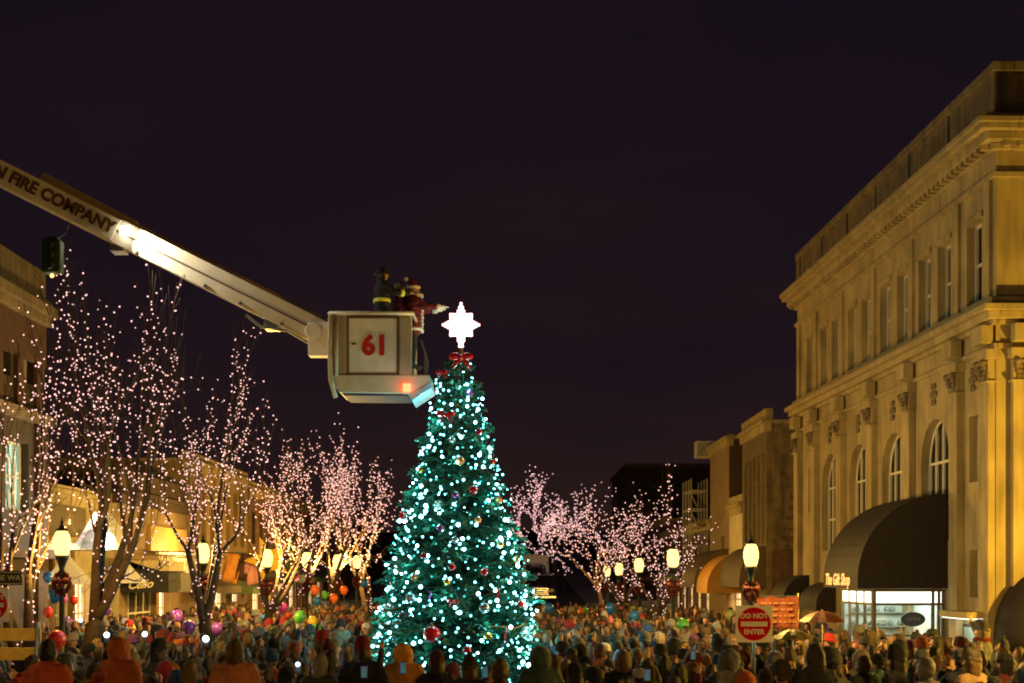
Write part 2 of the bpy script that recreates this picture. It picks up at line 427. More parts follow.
# small ledge over the near entrance and lit glass beneath
mb = MB(); ubox(PA, .25, 2.0, 0, .55, 1.52, 1.66, mb); mb.build('entrance_ledge', STONE, root, bevel=.01)
mb = MB(); ubox(PA, .3, 1.95, .02, .5, 1.5, 1.518, mb); mb.build('entrance_light', SHOPW, root)
mb = MB(); ubox(PA, .55, 1.85, .02, .06, GL+.1, 1.36, mb); f = mb.build('entrance_door', BLACKM, root)
mb = MB(); ubox(PA, .65, 1.75, .062, .07, GL+.3, 1.3, mb); mb.build('door_glass', mat('door_glass', (.25,.34,.30), .1), f)
lamp_light('entrance_lamp_light', PA(1.1, .28, 1.45), 14, (.85,1,.9), .1)

# awnings: quarter round shells with closed ends
def awning(P, u0, u1, z, r, h, m, root, n=12, name='awning', text=None, tm=None, ts=.3):
    mb = MB(); prof = [(r*math.cos(math.pi/2*k/n), z+h*math.sin(math.pi/2*k/n)) for k in range(n+1)]
    prof = [(r, z-.22)]+prof
    vs = []; fs = []
    nr = 6
    for i in range(nr+1):
        u = u0+(u1-u0)*i/nr
        for v, zz in prof: vs.append(P(u, v+.01, zz))
    q = len(prof)
    for i in range(nr):
        for k in range(q-1): fs.append((i*q+k, (i+1)*q+k, (i+1)*q+k+1, i*q+k+1))
    mb.add(vs, fs)
    for u in (u0, u1): mb.add([P(u, .01, z-.22)]+[P(u, v+.01, zz) for v, zz in prof], [tuple(range(q+1))])
    o = mb.build(name, m, root); s = o.modifiers.new('thick', 'SOLIDIFY'); s.thickness = .02
    return o
AW = (3.0, 6.1, 2.34, 2.1, 2.02)
aw = awning(PA, 3.0, 6.15, 2.36, 2.1, 1.98, AWN, root)
put_text('lettering', 'The Gift Shop', .40, emit('lit_letter', (1.0,.60,.22), .6, False), aw, PA(4.75, 2.135, 2.33), -DU, (0,0,1), shear=.25, offset=.006)
awning(PA, 12.4, 14.6, 1.6, .75, .62, AWN, root); awning(PA, 16.2, 18.0, 1.65, .9, .8, AWN, root)
mb = MB(); vs = []; fs = []; nt_, np_ = 16, 8
for a in range(nt_+1):
    t = math.pi*a/nt_
    for b in range(np_+1):
        f = math.pi/2*b/np_; vs.append(PB(1.16-1.22*math.cos(t), .015+1.0*math.sin(t)*math.cos(f), 1.22+1.42*math.sin(t)*math.sin(f)))
    vs.append(PB(1.16-1.22*math.cos(t), .015+1.0*math.sin(t), .80))
q = np_+2
for a in range(nt_):
    for b in range(np_): fs.append((a*q+b, (a+1)*q+b, (a+1)*q+b+1, a*q+b+1))
    fs.append((a*q+np_+1, (a+1)*q+np_+1, (a+1)*q, a*q))
a2 = mb.add(vs, fs).build('awning', AWN, root, True); sd = a2.modifiers.new('thick', 'SOLIDIFY'); sd.thickness = .015
put_text('lettering', 'CR', .3, mat('grey_lettering', (.4,.4,.38), .6), a2, PB(.72, .985, 1.35), (1,0,0), (0,0,1))
# glazed shopfront porch under the big awning
mb = MB()
v1 = 1.72; U0, U1 = 3.15, 6.0
for v in (.06, .16, .30, v1-.05): ubox(PA, U0, U0+.07, v-.035, v+.035, GL+.1, 2.1, mb)
for z0, z1 in ((GL+.1,.1),(1.74,1.8),(2.06,2.13)): ubox(PA, U0+.001, U0+.071, .02, v1-.01, z0, z1, mb)
ubox(PA, U0+.002, U0+.066, .3, 1.5, 1.02, 1.06, mb)
for k in range(5):
    u = U0+.1+(U1-U0-.2)*k/4; ubox(PA, u-.035, u+.035, v1-.06, v1, GL+.1, 2.1, mb)
for z0, z1 in ((GL+.1,.1),(1.74,1.8),(2.06,2.13)): ubox(PA, U0+.07, U1, v1-.061, v1-.001, z0, z1, mb)
mb.build('shopfront', mat('dark_bronze_frame', (.10,.075,.045), .5), root)
mb = MB(); ubox(PA, U0+.02, U0+.04, .1, v1-.08, 1.8, 2.06, mb); ubox(PA, U0+.1, U1, v1-.04, v1-.02, 1.8, 2.06, mb); mb.build('transom_light', SHOPW, root)
mb = MB(); ubox(PA, U1-.05, U1, .02, v1-.08, GL+.1, 2.1, mb); ubox(PA, U0+.1, U1, .02, .05, GL+.1, 2.1, mb); ubox(PA, U0+.1, U1-.06, .06, v1-.1, GL+.1, GL+.14, mb); ubox(PA, U0+.1, U1-.06, .06, v1-.1, 2.13, 2.16, mb); mb.build('shop_interior', SHOPIN, root)
mb = MB()                                       # shelves with goods
for z in (.75, 1.15, 1.5): ubox(PA, U1-.35, U1-.06, .2, 1.5, z, z+.03, mb)
for k in range(22): c = PA(U1-.2, .25+R.random()*1.2, R.choice((.78,1.18,1.53))+.07); mb.ball(c, .07, 6, 4)
mb.build('shelf', mat('shop_shelf', (.3,.32,.25), .7, .4, 9), root)
lamp_light('shop_ceiling_light', PA(4.6, .9, 1.9), 55, (.85,1,.9), .2)
lamp_light('shop_ceiling_light', PA(3.6, .9, 1.95), 22, (.85,1,.9), .15)
c0 = PA(U0-.012, .78, 1.42)
mb = MB(); n = 20; pts = [c0+(-DV)*math.cos(2*math.pi*k/n)*.29+Vector((0,0,math.sin(2*math.pi*k/n)*.17)) for k in range(n)]
mb.prism(pts, DU*-.02); so = mb.build('oval_sign', BLACKM, root)
put_text('lettering', 'OPEN', .13, mat('dim_lettering', (.16,.16,.14), .6), so, c0-DU*.024, -DV, (0,0,1), depth=.003)

# ---------------------------------------------------------------- generic street buildings
def block(name, label, side, X, y0, y1, ztop, wall_m, rows, glass=DGLASS, gable_m=None, parapet=.35, depth=9, trim=STONE, near_ops=(), group='shops and houses along the street'):
    """side +1: right of the street (facade faces -X), -1: left. rows: (z0,z1,width,gap) or explicit list"""
    root = empty(name, (X, y0, 0), 0, label, 'building', group)
    P = frame_fn((X, y0, 0), (0,1,0), (-side,0,0)); Q = frame_fn((X, y0, 0), (side,0,0), (0,-1,0))
    Ld = y1-y0; ops = []
    for r in rows:
        if len(r) == 5: ops.append((r, DGLASS if r[4] is None else r[4])); continue
        z0, z1, wd, gap = r[:4]; n = max(1, int((Ld-gap*.5)/(wd+gap))); s = (Ld-n*wd)/(n+1)
        for k in range(n): a = s+k*(wd+s); ops.append(((a, a+wd, z0, z1), r[5] if len(r) > 5 else glass))
    mb = MB(); g = gz(y0)
    facade(mb, P, 0, Ld, -.7, ztop, [(*o[0][:4], False) for o in ops])
    mb.add([P(Ld,0,-.7), P(Ld,-depth,-.7), P(Ld,-depth,ztop), P(Ld,0,ztop)], [(0,1,2,3)])
    mb.add([P(0,-depth,-.7), P(Ld,-depth,-.7), P(Ld,-depth,ztop), P(0,-depth,ztop)], [(0,1,2,3)])
    mb.build('wall', wall_m, root)
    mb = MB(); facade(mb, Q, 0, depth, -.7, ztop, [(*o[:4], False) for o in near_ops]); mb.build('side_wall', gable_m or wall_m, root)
    for o in near_ops: window(Q, *o[:4], False, root, TRIM, glass, .28, 1, 1)
    mb = MB(); mb.add([P(0,0,ztop-.2), P(Ld,0,ztop-.2), P(Ld,-depth,ztop-.2), P(0,-depth,ztop-.2)], [(0,1,2,3)]); mb.build('roof', ROOFM, root)
    mb = MB(); ubox(P, -.12, Ld+.04, -.2, .2, ztop-.02, ztop+.12, mb); ubox(P, -.06, Ld+.02, -.2, .1, ztop-.32, ztop-.02, mb)
    ubox(P, -.03, Ld+.01, -.25, .03, ztop+.12, ztop+parapet, mb); ubox(Q, .201, depth, -.2, .08, ztop-.02, ztop+.12, mb)
    mb.build('cornice', trim, root, bevel=.01)
    for o, gl in ops: window(P, *o[:4], False, root, TRIM, gl, .28, 1 if o[1]-o[0] < 1.6 else 3, 1)
    return root, P, Q
def slab_awning(P, u0, u1, zt, zb, out, m, root, name='awning'):
    mb = MB(); mb.add([P(u0,.02,zt), P(u1,.02,zt), P(u1,out,zb), P(u0,out,zb), P(u0,out,zb-.25), P(u1,out,zb-.25)], [(0,1,2,3),(3,2,5,4)])
    mb.add([P(u0,.02,zt), P(u0,out,zb), P(u0,out,zb-.25), P(u0,.02,zb-.25)], [(0,1,2,3)]); mb.add([P(u1,.02,zt), P(u1,out,zb), P(u1,out,zb-.25), P(u1,.02,zb-.25)], [(0,1,2,3)])
    o = mb.build(name, m, root); s = o.modifiers.new('thick', 'SOLIDIFY'); s.thickness = .02; return o

r2, P2, Q2 = block('parapet_building', 'narrow two storey buff brick building with dark tall windows beyond the corner building', 1, 9.6, 53.7, 59.3, 8.2, BUFF,
    [(.3,1.0,3.65,7.1,BLACKM),(1.3,2.0,3.65,7.1,BLACKM),(2.3,3.0,3.65,7.1,BLACKM),(3.3,4.0,3.65,7.1,BLACKM),(4.3,5.0,3.65,7.1,BLACKM)], gable_m=BUFFF, parapet=.55)
mb = MB(); ubox(P2, .2, 2.6, .0, .25, 3.2, 3.5, mb); mb.build('sign_band', CREAMW, r2)
mb = MB()
for k in range(12): ubox(Q2, .25+.1*k, .8+.1*k+R.random()*.4, .002, .02, 2.5+.4*k+.02, 2.62+.4*k+R.random()*.15, mb)
mb.build('worn_brick_patch', BRICKD, r2)
awning(P2, -4.0+4.1, 5.2, 2.2, 1.0, 1.35, AWNBR, r2)
mb = MB(); ubox(Q2, .2, 1.2, 0, .1, .3, 3.4, mb); mb.build('side_door_surround', BRICKD, r2)
r3, P3, Q3 = block('low_shop_building', 'low cream shop with a stepped ledge between two taller brick buildings', 1, 9.62, 59.35, 63, 5.35, CREAMW, [(.5,3.0,.4,2.4,WINDWARM)], parapet=.5)
awning(P3, .1, 3.5, 1.9, 1.45, 1.45, AWNO, r3)
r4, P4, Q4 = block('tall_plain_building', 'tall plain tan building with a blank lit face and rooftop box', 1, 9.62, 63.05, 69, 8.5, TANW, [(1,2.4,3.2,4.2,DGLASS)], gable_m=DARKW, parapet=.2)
awning(P4, .2, 5.6, 2.1, 1.5, 1.5, AWNBR, r4)
mb = MB(); mb.box(9.0, 10.1, 69.5, 70.3, 8.2, 9.0); o = mb.build('rooftop_unit', mat('pale_sheet_metal', (.5,.48,.42), .5, .3, 5), r4, bevel=.02)
mb = MB()
for k in range(8): mb.box(9.05, 10.05, 69.48, 69.495, 8.27+k*.085, 8.3+k*.085)
mb.build('louvre_slats', BLACKM, o)
r5, P5, Q5 = block('dark_shop_row', 'dark two storey shop row with a fire escape and green canopy', 1, 9.7, 69.05, 92, 5.0, DARKW, [(3.0,4.2,.9,1.2),(.5,2.0,2.2,.9,None,WINDWARM)], parapet=.25)
slab_awning(P5, .5, 11, 2.75, 2.3, 1.6, AWNG, r5); slab_awning(P5, 12.5, 21, 2.75, 2.35, 1.6, AWNBR, r5)
mb = MB()
for k in range(5): ubox(P5, 1.0, 4.2, .05, .9, 3.0+k*.9, 3.04+k*.9, mb)
for u in (1.0, 2.0, 3.1, 4.2):
    for v in (.1, .88): ubox(P5, u-.03, u+.03, v-.03, v+.03, 2.9, 7.2, mb)
for k in range(4): mb.tube([P5(1.1, .5, 3.0+k*.9), P5(4.0, .5, 3.9+k*.9)], .04, 5)
mb.build('fire_escape', mat('galvanised_stair', (.35,.33,.28), .5), r5)
root = empty('far_block', (16, 100, gz(100)), 0, 'dark brick block with a long flat roof rising far behind the street', 'building')
mb = MB(); mb.box(8.8, 20, 108, 125, 1, 10.6); mb.build('wall', mat('far_dark_brick', (.022,.012,.010), .9, .2, 2), root)
mb = MB(); mb.box(8.6, 20.2, 107.8, 125.2, 10.6, 10.9); mb.build('roof', mat('far_roof_edge', (.05,.03,.025), .8), root)
mb = MB()
for k in range(5):
    for j in range(3): mb = MB(); mb.box(9.8+k*2, 10.8+k*2, 107.95, 107.99, 3.2+j*2.4, 4.6+j*2.4); mb.build('window', DGLASS, root)

# left side
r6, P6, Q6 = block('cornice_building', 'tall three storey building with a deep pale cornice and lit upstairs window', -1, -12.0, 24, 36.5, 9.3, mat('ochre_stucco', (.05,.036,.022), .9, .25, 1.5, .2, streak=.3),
    [(7.2,8.5,.9,.7),(9.7,11.3,4.0,5.7,WINDCOOL),(7.0,8.6,4.0,5.7,DGLASS),(4.0,5.6,4.0,5.7,DGLASS),(6.0,8.5,.4,2.6,WINDWARM)], parapet=.9, trim=mat('dimmed_trim', (.13,.10,.06), .9, .3, 2, .3, streak=.4))  # trim colour darkened to hold back the lamplight on this front
mb = MB(); ubox(P6, -.1, 12.55, .001, .34, 9.0, 9.27, mb); ubox(P6, -.1, 12.53, .001, .2, 8.8, 9.0, mb); mb.build('deep_cornice', STONED, r6, bevel=.02)
mb = MB(); ubox(P6, 0, 12.5, 0, .05, 7.75, 8.8, mb)
for k in range(9): ubox(P6, .3+k*1.42, .75+k*1.42, .0, .1, 6.5, 7.74, mb)
mb.build('brick_frieze', mat('red_brown_band', (.07,.03,.02), .85, .3, 4), r6)
mb = MB(); ubox(P6, -.02, 12.6, 0, .3, 6.25, 6.48, mb); mb.build('ledge', STONED, r6)
mb = MB(); ubox(P6, 11.7, 12.45, 0, .12, GL, 6.24, mb); ubox(P6, 0, 12.4, 0, .7, 2.85, 3.05, mb); mb.build('corner_pier', BARK, r6)
r7, P7, Q7 = block('low_gabled_shop', 'low shop with dark sign panel and a bright white gable', -1, -12.75, 36.6, 43.9, 4.75, CREAMW,
    [(.6,2.2,.3,2.3,DGLASS),(2.8,4.0,.3,2.3,DGLASS),(4.6,6.4,.3,2.3,WINDWARM)], parapet=.25, trim=CREAMW)
mb = MB(); ubox(P7, .2, 5.6, 0, .12, 3.55, 4.4, mb); mb.build('sign_panel', mat('dark_sign_panel', (.06,.03,.02), .6), r7)
WH = mat('white_clapboard', (.8,.8,.78), .6, .05, 4)
mb = MB(); mb.prism([(-11.35,37,3.28),(-10.25,37,3.28),(-10.85,37,4.12)], (0,1.5,0)); mb.box(-12.74,-10.25,37,38.5,3.1,3.28)
mb.build('white_gable', WH, r7, bevel=.01)
for u in (1.5, 6.9):
    mb = MB(); p = P7(u, .9, 2.55); mb.prism([p+Vector((-.75,0,-.35)), p+Vector((.55,0,-.35)), p+Vector((-.15,0,.42))], (0,.5,0)); mb.build('pent_roof', WH, r7)
for u in (.15, 2.5, 4.3, 6.8): mb = MB(); ubox(P7, u-.1, u+.1, 0, .16, GL, 3.3, mb); mb.build('shop_pier', TANW, r7)
r8, P8, Q8 = block('tan_corner_shop', 'broad tan shop building with gold fascia, lattice sign and black awning', -1, -12.15, 44, 53, 5.0, TANW,
    [(.9,4.6,.3,2.1,DGLASS),(5.0,6.4,.3,2.3,WINDWARM),(6.7,7.4,.3,2.3,WINDWARM)], gable_m=CREAMW, parapet=.75, trim=DARKW)
mb = MB(); ubox(P8, 3.4, 8.6, 0, .12, 3.25, 4.1, mb); mb.build('gold_fascia', mat('gold_fascia_board', (.62,.38,.08), .6, .25, 5, .2), r8)
mb = MB()
for k in range(14):
    u = 3.4+k*.4; mb.tube([P8(u, .35, 2.45), P8(u+.5, .35, 3.15)], .035, 5); mb.tube([P8(u+.5, .36, 2.45), P8(u, .36, 3.15)], .03, 5)
ubox(P8, 3.3, 9.0, .3, .42, 3.15, 3.24, mb); ubox(P8, 3.3, 9.0, .3, .42, 2.36, 2.45, mb)
mb.build('lattice_sign', mat('cream_lattice', (.8,.72,.5), .5), r8)
lamp_light('lattice_sign_light', P8(6.2, 1.0, 3.3), 150, (1,.62,.2), .2)
mb = MB(); ubox(P8, .1, .14, .0, 1.3, 2.62, 2.9, mb); ubox(P8, .1, 3.3, 1.2, 1.24, 2.5, 2.9, mb); mb.build('lit_fascia', CREAMW, r8)
mb = MB(); p0, p1 = P8(.12, .02, 3.05), P8(.12, 1.35, 2.55)
mb.add([P8(.1,.02,2.95), P8(.1,1.5,2.5), P8(.1,1.5,1.9), P8(.1,.02,1.9), P8(3.2,.02,2.95), P8(3.2,1.5,2.5), P8(3.2,1.5,1.9), P8(3.2,.02,1.9)], [(0,1,2,3),(4,5,6,7),(0,1,5,4),(1,2,6,5)])
ca = mb.build('awning', AWNB, r8); sdm = ca.modifiers.new('thick','SOLIDIFY'); sdm.thickness = .02
put_text('lettering', 'Cello', .36, CREAMP, ca, P8(.06, .62, 2.15), (1,0,.08), (0,0,1), shear=.4, offset=.008)
r9, P9, Q9 = block('tall_window_building', 'two storey tan building with tall paired windows behind the street trees', -1, -12.1, 53.05, 65, 6.7, TANW,
    [(3.7,6.0,.85,.7),(.4,2.1,2.2,.8,None,WINDWARM)], parapet=.4)
slab_awning(P9, .3, 5.2, 2.5, 2.0, 1.0, AWNBR, r9); slab_awning(P9, 6.2, 11.4, 2.35, 1.9, 1.3, AWNG, r9)
r10, P10, Q10 = block('brick_shop_terrace', 'long dark brick shop terrace far down the left side', -1, -12.1, 65.05, 92, 6.4, BRICKD,
    [(3.9,5.4,.9,1.0),(.4,2.1,2.4,1.2,None,WINDWARM)], parapet=.4)
slab_awning(P10, .4, 12, 2.7, 2.3, 1.2, AWNBR, r10); slab_awning(P10, 14, 25, 2.7, 2.3, 1.2, AWNG, r10)
r11, P11, Q11 = block('far_left_block', 'dark low block at the far end of the left side', -1, -11.5, 92.1, 125, 6.5, DARKW, [(4.2,5.6,1,1.3)], parapet=.3)
r12, P12, Q12 = block('far_right_block', 'dark low block at the far end of the right side', 1, 9.9, 92.1, 107, 6.0, DARKW, [(4.0,5.2,1,1.3)], parapet=.3)
mb = MB()
vs = []; fs = []
for i in range(41):
    X = -200+i*10; X *= .74; h = 12+3*mnoise.noise((X*.02, 3, 1))+2*mnoise.noise((X*.09, 3, 1))
    vs += [(X, 230, 3), (X, 300, h)]
for i in range(40): fs.append((2*i, 2*i+2, 2*i+3, 2*i+1))
o = mb.add(vs, fs).build('hills', mat('night_hill', (.03,.025,.02), .95, .3, .05)); o['kind'] = 'structure'

# ================================================================ STREET LAMPS
def bow_mb():
    mb = MB()
    for s in (-1, 1):
        mb.ball((s*.12, -.1, 0), .11, 8, 6, (1.1,.6,.8)); mb.tube([(0,-.12,0),(s*.07,-.14,-.18),(s*.12,-.13,-.38)], [.035,.035,.03], 5)
    mb.ball((0,-.13,0), .05, 8, 5)
    for k in range(14):
        a = k/14*2*math.pi; mb.ball((.19*math.cos(a), -.02, -.05+.24*math.sin(a)), .07, 6, 4)
    return mb
LAMP = {}
def lamp_meshes():
    p = MB(); p.lathe([(.19,0),(.19,.12),(.13,.2),(.11,.6),(.07,.7),(.055,1.2),(.05,2.3),(.075,2.35),(.05,2.42),(.09,2.52),(.13,2.58),(.13,2.62)], 12)
    LAMP['post'] = p.mesh('post', METALD, True)
    g = MB(); g.lathe([(.09,2.62),(.135,2.70),(.165,2.84),(.165,2.95),(.14,3.06),(.10,3.12)], 16); LAMP['globe'] = g.mesh('globe', GLOBE, True)
    c = MB(); c.lathe([(.12,3.12),(.125,3.15),(.06,3.19),(.03,3.25),(.035,3.29),(.012,3.34),(.004,3.42)], 10); LAMP['cap'] = c.mesh('finial_cap', METALD, True)
    b = bow_mb(); b.M = Matrix.Translation((0,0,2.15)) @ Matrix.Scale(.8, 4); LAMP['wreath'] = b.mesh('wreath', mat('red_wreath_bow', (.10,.008,.008), .8, .4, 20), True)
lamp_meshes()
def lamp(x, y, d, energy, label, gs=1.0):
    c = px(x, y, d); g = gz(d)+.13; top = c.z-g-.25*gs; gs *= .92
    r = empty('street_lamp', (c.x, d, g), 0, label, 'street lamp', 'globe street lamps along both kerbs')
    o = link_mesh('post', LAMP['post'], r); o.scale = (gs, gs, (top+.03)/2.62)
    off = top-2.62*gs
    for k in ('globe', 'cap', 'wreath'):
        o = link_mesh(LAMP[k].name, LAMP[k], r); o.scale = (gs,)*3; o.location = (0, 0, off+(.25 if k == 'wreath' else 0)*0)
        if k == 'globe': o.visible_shadow = False      # clear glass round the lamp
    lamp_light('lamp_light', (0,0,off+2.87*gs), energy, AMBER, .15, r)
    return r
lamps = [(62,543,25,420,'street lamp with a glowing globe beside the blue balloons, nearest on the left kerb',.98),
 (203,553,34,1100,'street lamp beside the trunk in front of the lattice sign',1.05),
 (267,558,42,1200,'street lamp in front of the big yellow star decoration',1.15),
 (307,560,50,1300,'street lamp with the pink heart balloon floating just left of its post',1.2),
 (338,562,58,1300,'street lamp between the two left of the lit fir, second from the fir',1.35),
 (357,562,68,1300,'street lamp closest to the left edge of the lit fir',1.3),
 (751,555,27,950,'largest street lamp, standing behind the round no entry sign',.95),
 (673,558,37,800,'street lamp with red wreath above the pair of green and purple balloons',1.05),
 (639,565,50,560,'street lamp right of the closest pair of small lamps on the right side',1.1),
 (619,569,60,560,'street lamp between two others among the light strung trees, right of the fir',1.15),
 (607,571,74,560,'smallest street lamp, farthest along the right kerb',1.2)]
LAMPOBJ = [lamp(*a) for a in lamps]
# the same rows go on beside and behind the photographer, outside the frame; one pavement lamp is added to light the sign
for X, Y, E_, lab in ((-8.6,16.5,130,'street lamp just outside the left edge of the picture'),(-7.4,6,300,'street lamp on the left kerb level with the stone terrace'),(4.9,11.5,150,'street lamp on the right kerb beside the stone terrace'),
   (4.8,2.5,300,'street lamp on the right kerb close behind the terrace steps'),(13.6,25.0,3600,'bright yellow street lamp round the corner of the corner building'),(19,25.5,1500,'yellow street lamp farther along the side street'),
   (7.4,17.4,480,'unseen street lamp added on the right pavement to light the no entry sign'),(-7.4,-6,300,'street lamp on the left kerb behind the camera'),(4.8,-7,300,'street lamp on the right kerb behind the camera')):
    r = empty('street_lamp', (X, Y, GL+.13), 0, lab, 'street lamp', 'lamps outside the photo')
    for k in ('post','globe','cap','wreath'): link_mesh(LAMP[k].name, LAMP[k], r).visible_shadow = (k != 'globe')
    lamp_light('lamp_light', (0,0,2.87), E_, AMBER if X < 12 else (1,.60,.06), .17, r)

# floodlight on the tan shop
fl = px(105, 541, 36.5)
root = empty('floodlight', fl, 0, 'glaring white floodlight on the gabled shop at the left', 'floodlight')
mb = MB(); mb.box(fl.x-.18, fl.x+.18, fl.y+.02, fl.y+.12, fl.z-.13, fl.z+.13); mb.tube([fl+Vector((0,.1,0)), fl+Vector((-.3,.6,.1)), fl+Vector((-1.0,1.2,.1))], .03, 6)
mb.build('housing', BLACKM, root)
mb = MB(); mb.ball(fl+Vector((0,-.0,0)), .27, 12, 8, (1,.5,.85)); mb.build('lens', emit('flood_glare', (1,.97,.85), 14, False), root)  # lens ball oversized so its shape takes in the glare
lamp_light('flood_light', fl+Vector((.05,-.25,.05)), 260, (1,.93,.74), .1)

# ================================================================ LIT STREET TREES
def grow_tree(seed, forks, levels=5):
    rr = random.Random(seed); segs = []       # (level, pts, radii)
    def br(p, d, ln, r, lv):
        pts = [p.copy()]; rad = [r]; n = 5
        for i in range(n):
            d = (d+Vector((rr.gauss(0,.13), rr.gauss(0,.13), rr.gauss(0,.08)+.012))).normalized()
            p = p+d*ln/n; pts.append(p.copy()); rad.append(r*(1-.42*(i+1)/n))
        segs.append((lv, pts, rad))
        if lv >= levels: return
        k = 2 if rr.random() < .5 else 3
        for j in range(k):
            ax = Vector((rr.gauss(0,1), rr.gauss(0,1), rr.gauss(0,.35))).normalized()
            dd = (d+ax*rr.uniform(.5,.95)+Vector((0,0,.05))).normalized()
            q = pts[-1] if j < 2 else pts[rr.choice((2,3,4))]
            br(q, dd, ln*rr.uniform(.66,.9), rad[-1]*rr.uniform(.62,.85), lv+1)
    t = Vector((0,0,0)); base = [Vector((0,0,-.1)), Vector((.02,0,.5)), Vector((rr.gauss(0,.06),rr.gauss(0,.05),1.3))]
    hh = 1.7*forks
    base.append(Vector((rr.gauss(0,.1), rr.gauss(0,.08), hh))); segs.append((0, base, [.17,.13,.115,.12]))
    n0 = rr.choice((3,4)); a0 = rr.uniform(0, 6.28)
    for k in range(n0):
        a = a0+k*2*math.pi/n0+rr.uniform(-.3,.3)
        br(base[-1].copy(), Vector((math.cos(a)*.78, math.sin(a)*.78, 1)).normalized(), 1.9*rr.uniform(.85,1.1), .085, 1)
    return segs
BULBM = emit('warm_pink_bulb', (1.0,.58,.56), 1.45, False)
def bulb_mesh(name, r, m):
    mb = MB(); mb.ball((0,0,0), r, 6, 4); return mb.mesh(name, m, True)
def light_tree(bx_, d, x0, x1, ytop, nb, seed, label, slabel, levels=5, forks=1.0, individuals=True, r0=1.0, lowfrac=.1, crown_y=None):
    X = (bx_-512)/F*d; g = gz(d)+.13
    XL, XR = (x0-512)/F*d-X, (x1-512)/F*d-X; H = EYE+(HOR-ytop)/F*d-g
    segs = grow_tree(seed, forks, levels)
    P_ = np.array([p for s in segs for p in s[1]])
    lo, hi = P_.min(0), P_.max(0)
    hw = (XR-XL)/2; zc = 1.7*forks
    def tr(p):
        k = min(1, max(0, (p.z-.5)/(zc+1.2)))
        nx = XL+(p.x-lo[0])/(hi[0]-lo[0])*(XR-XL); ny = (p.y/(max(hi[1], -lo[1])))*hw
        return Vector((X+p.x*(1-k)*.6+nx*k, d+p.y*(1-k)*.6+ny*k, g+p.z*H/hi[2]))
    root = empty('street_tree', (X, d, g-.13), 0, label, 'tree', 'bare street trees wound with small lights')
    T = MB(); C = MB()
    for lv, pts, rad in segs:
        q = [tr(p) for p in pts]; s_ = r0*(.55+.09*H)
        (T if lv <= 1 else C).tube(q, [max(.005, r*s_) for r in rad], 8 if lv < 2 else (5 if lv < 4 else 3), lv < 2)
    T.build('trunk', BARK, root, True); C.build('crown', BARK, root, True)
    rr = random.Random(seed+5); B = []
    tot = []
    for lv, pts, rad in segs:
        q = [tr(p) for p in pts]
        wgt = {0: lowfrac*1.6, 1: 1.0, 2: 1.0, 3: .6, 4: .34, 5: .2}.get(lv, .1)
        for i in range(len(q)-1): tot.append(((q[i+1]-q[i]).length*wgt, q[i], q[i+1], rad[i], lv))
    S = sum(t[0] for t in tot); step = S/nb; acc = rr.random()*step
    for ln, a, b, r, lv in tot:
        acc += ln
        while acc > step:
            acc -= step; p = a.lerp(b, rr.random()); 
            v = Vector((rr.gauss(0,1), rr.gauss(0,1), rr.gauss(0,1))).normalized()*(r*.9+.03+rr.random()*.05)
            B.append(p+v)
    if not individuals or d > 60: pass
    sr = empty('string_lights', (X, d, g+2), 0, slabel, 'string lights', 'pink white light strings wound in the street trees')
    rb = max(.0160, .00040*d)
    wmb = MB()
    for lv, pts, rad in segs:                              # the cable follows the limbs
        if lv in (1, 2):
            q = [tr(p)+Vector((0.02,-.03-r*.6,0)) for p, r in zip(pts, rad)]; wmb.tube(q, .006, 3, False)
    wmb.build('cable', BLACKM, sr)
    B.sort(key=lambda p: p.y); 
    nI = 100 if d < 40 else 0
    step_i = max(1, len(B)//max(1, nI)) if nI else 1
    ind = set(range(0, len(B), step_i)) if nI else set(); ind = set(sorted(ind)[:nI])
    me = bulb_mesh('bulb', rb, BULBM)
    rest = MB()
    Wi = parent_world(sr).inverted()
    for i, p in enumerate(B):
        if i in ind:
            o = bpy.data.objects.new('bulb', me); COL.objects.link(o); o.parent = sr; o.location = Wi @ p
            o.scale = [.75+.5*rr.random()]*3
        else: rest.ball(p, rb*(.75+.5*rr.random()), 6, 4)
    if rest.v: o = rest.build('small_bulbs', BULBM, sr, True); o['kind'] = 'stuff'
    return root
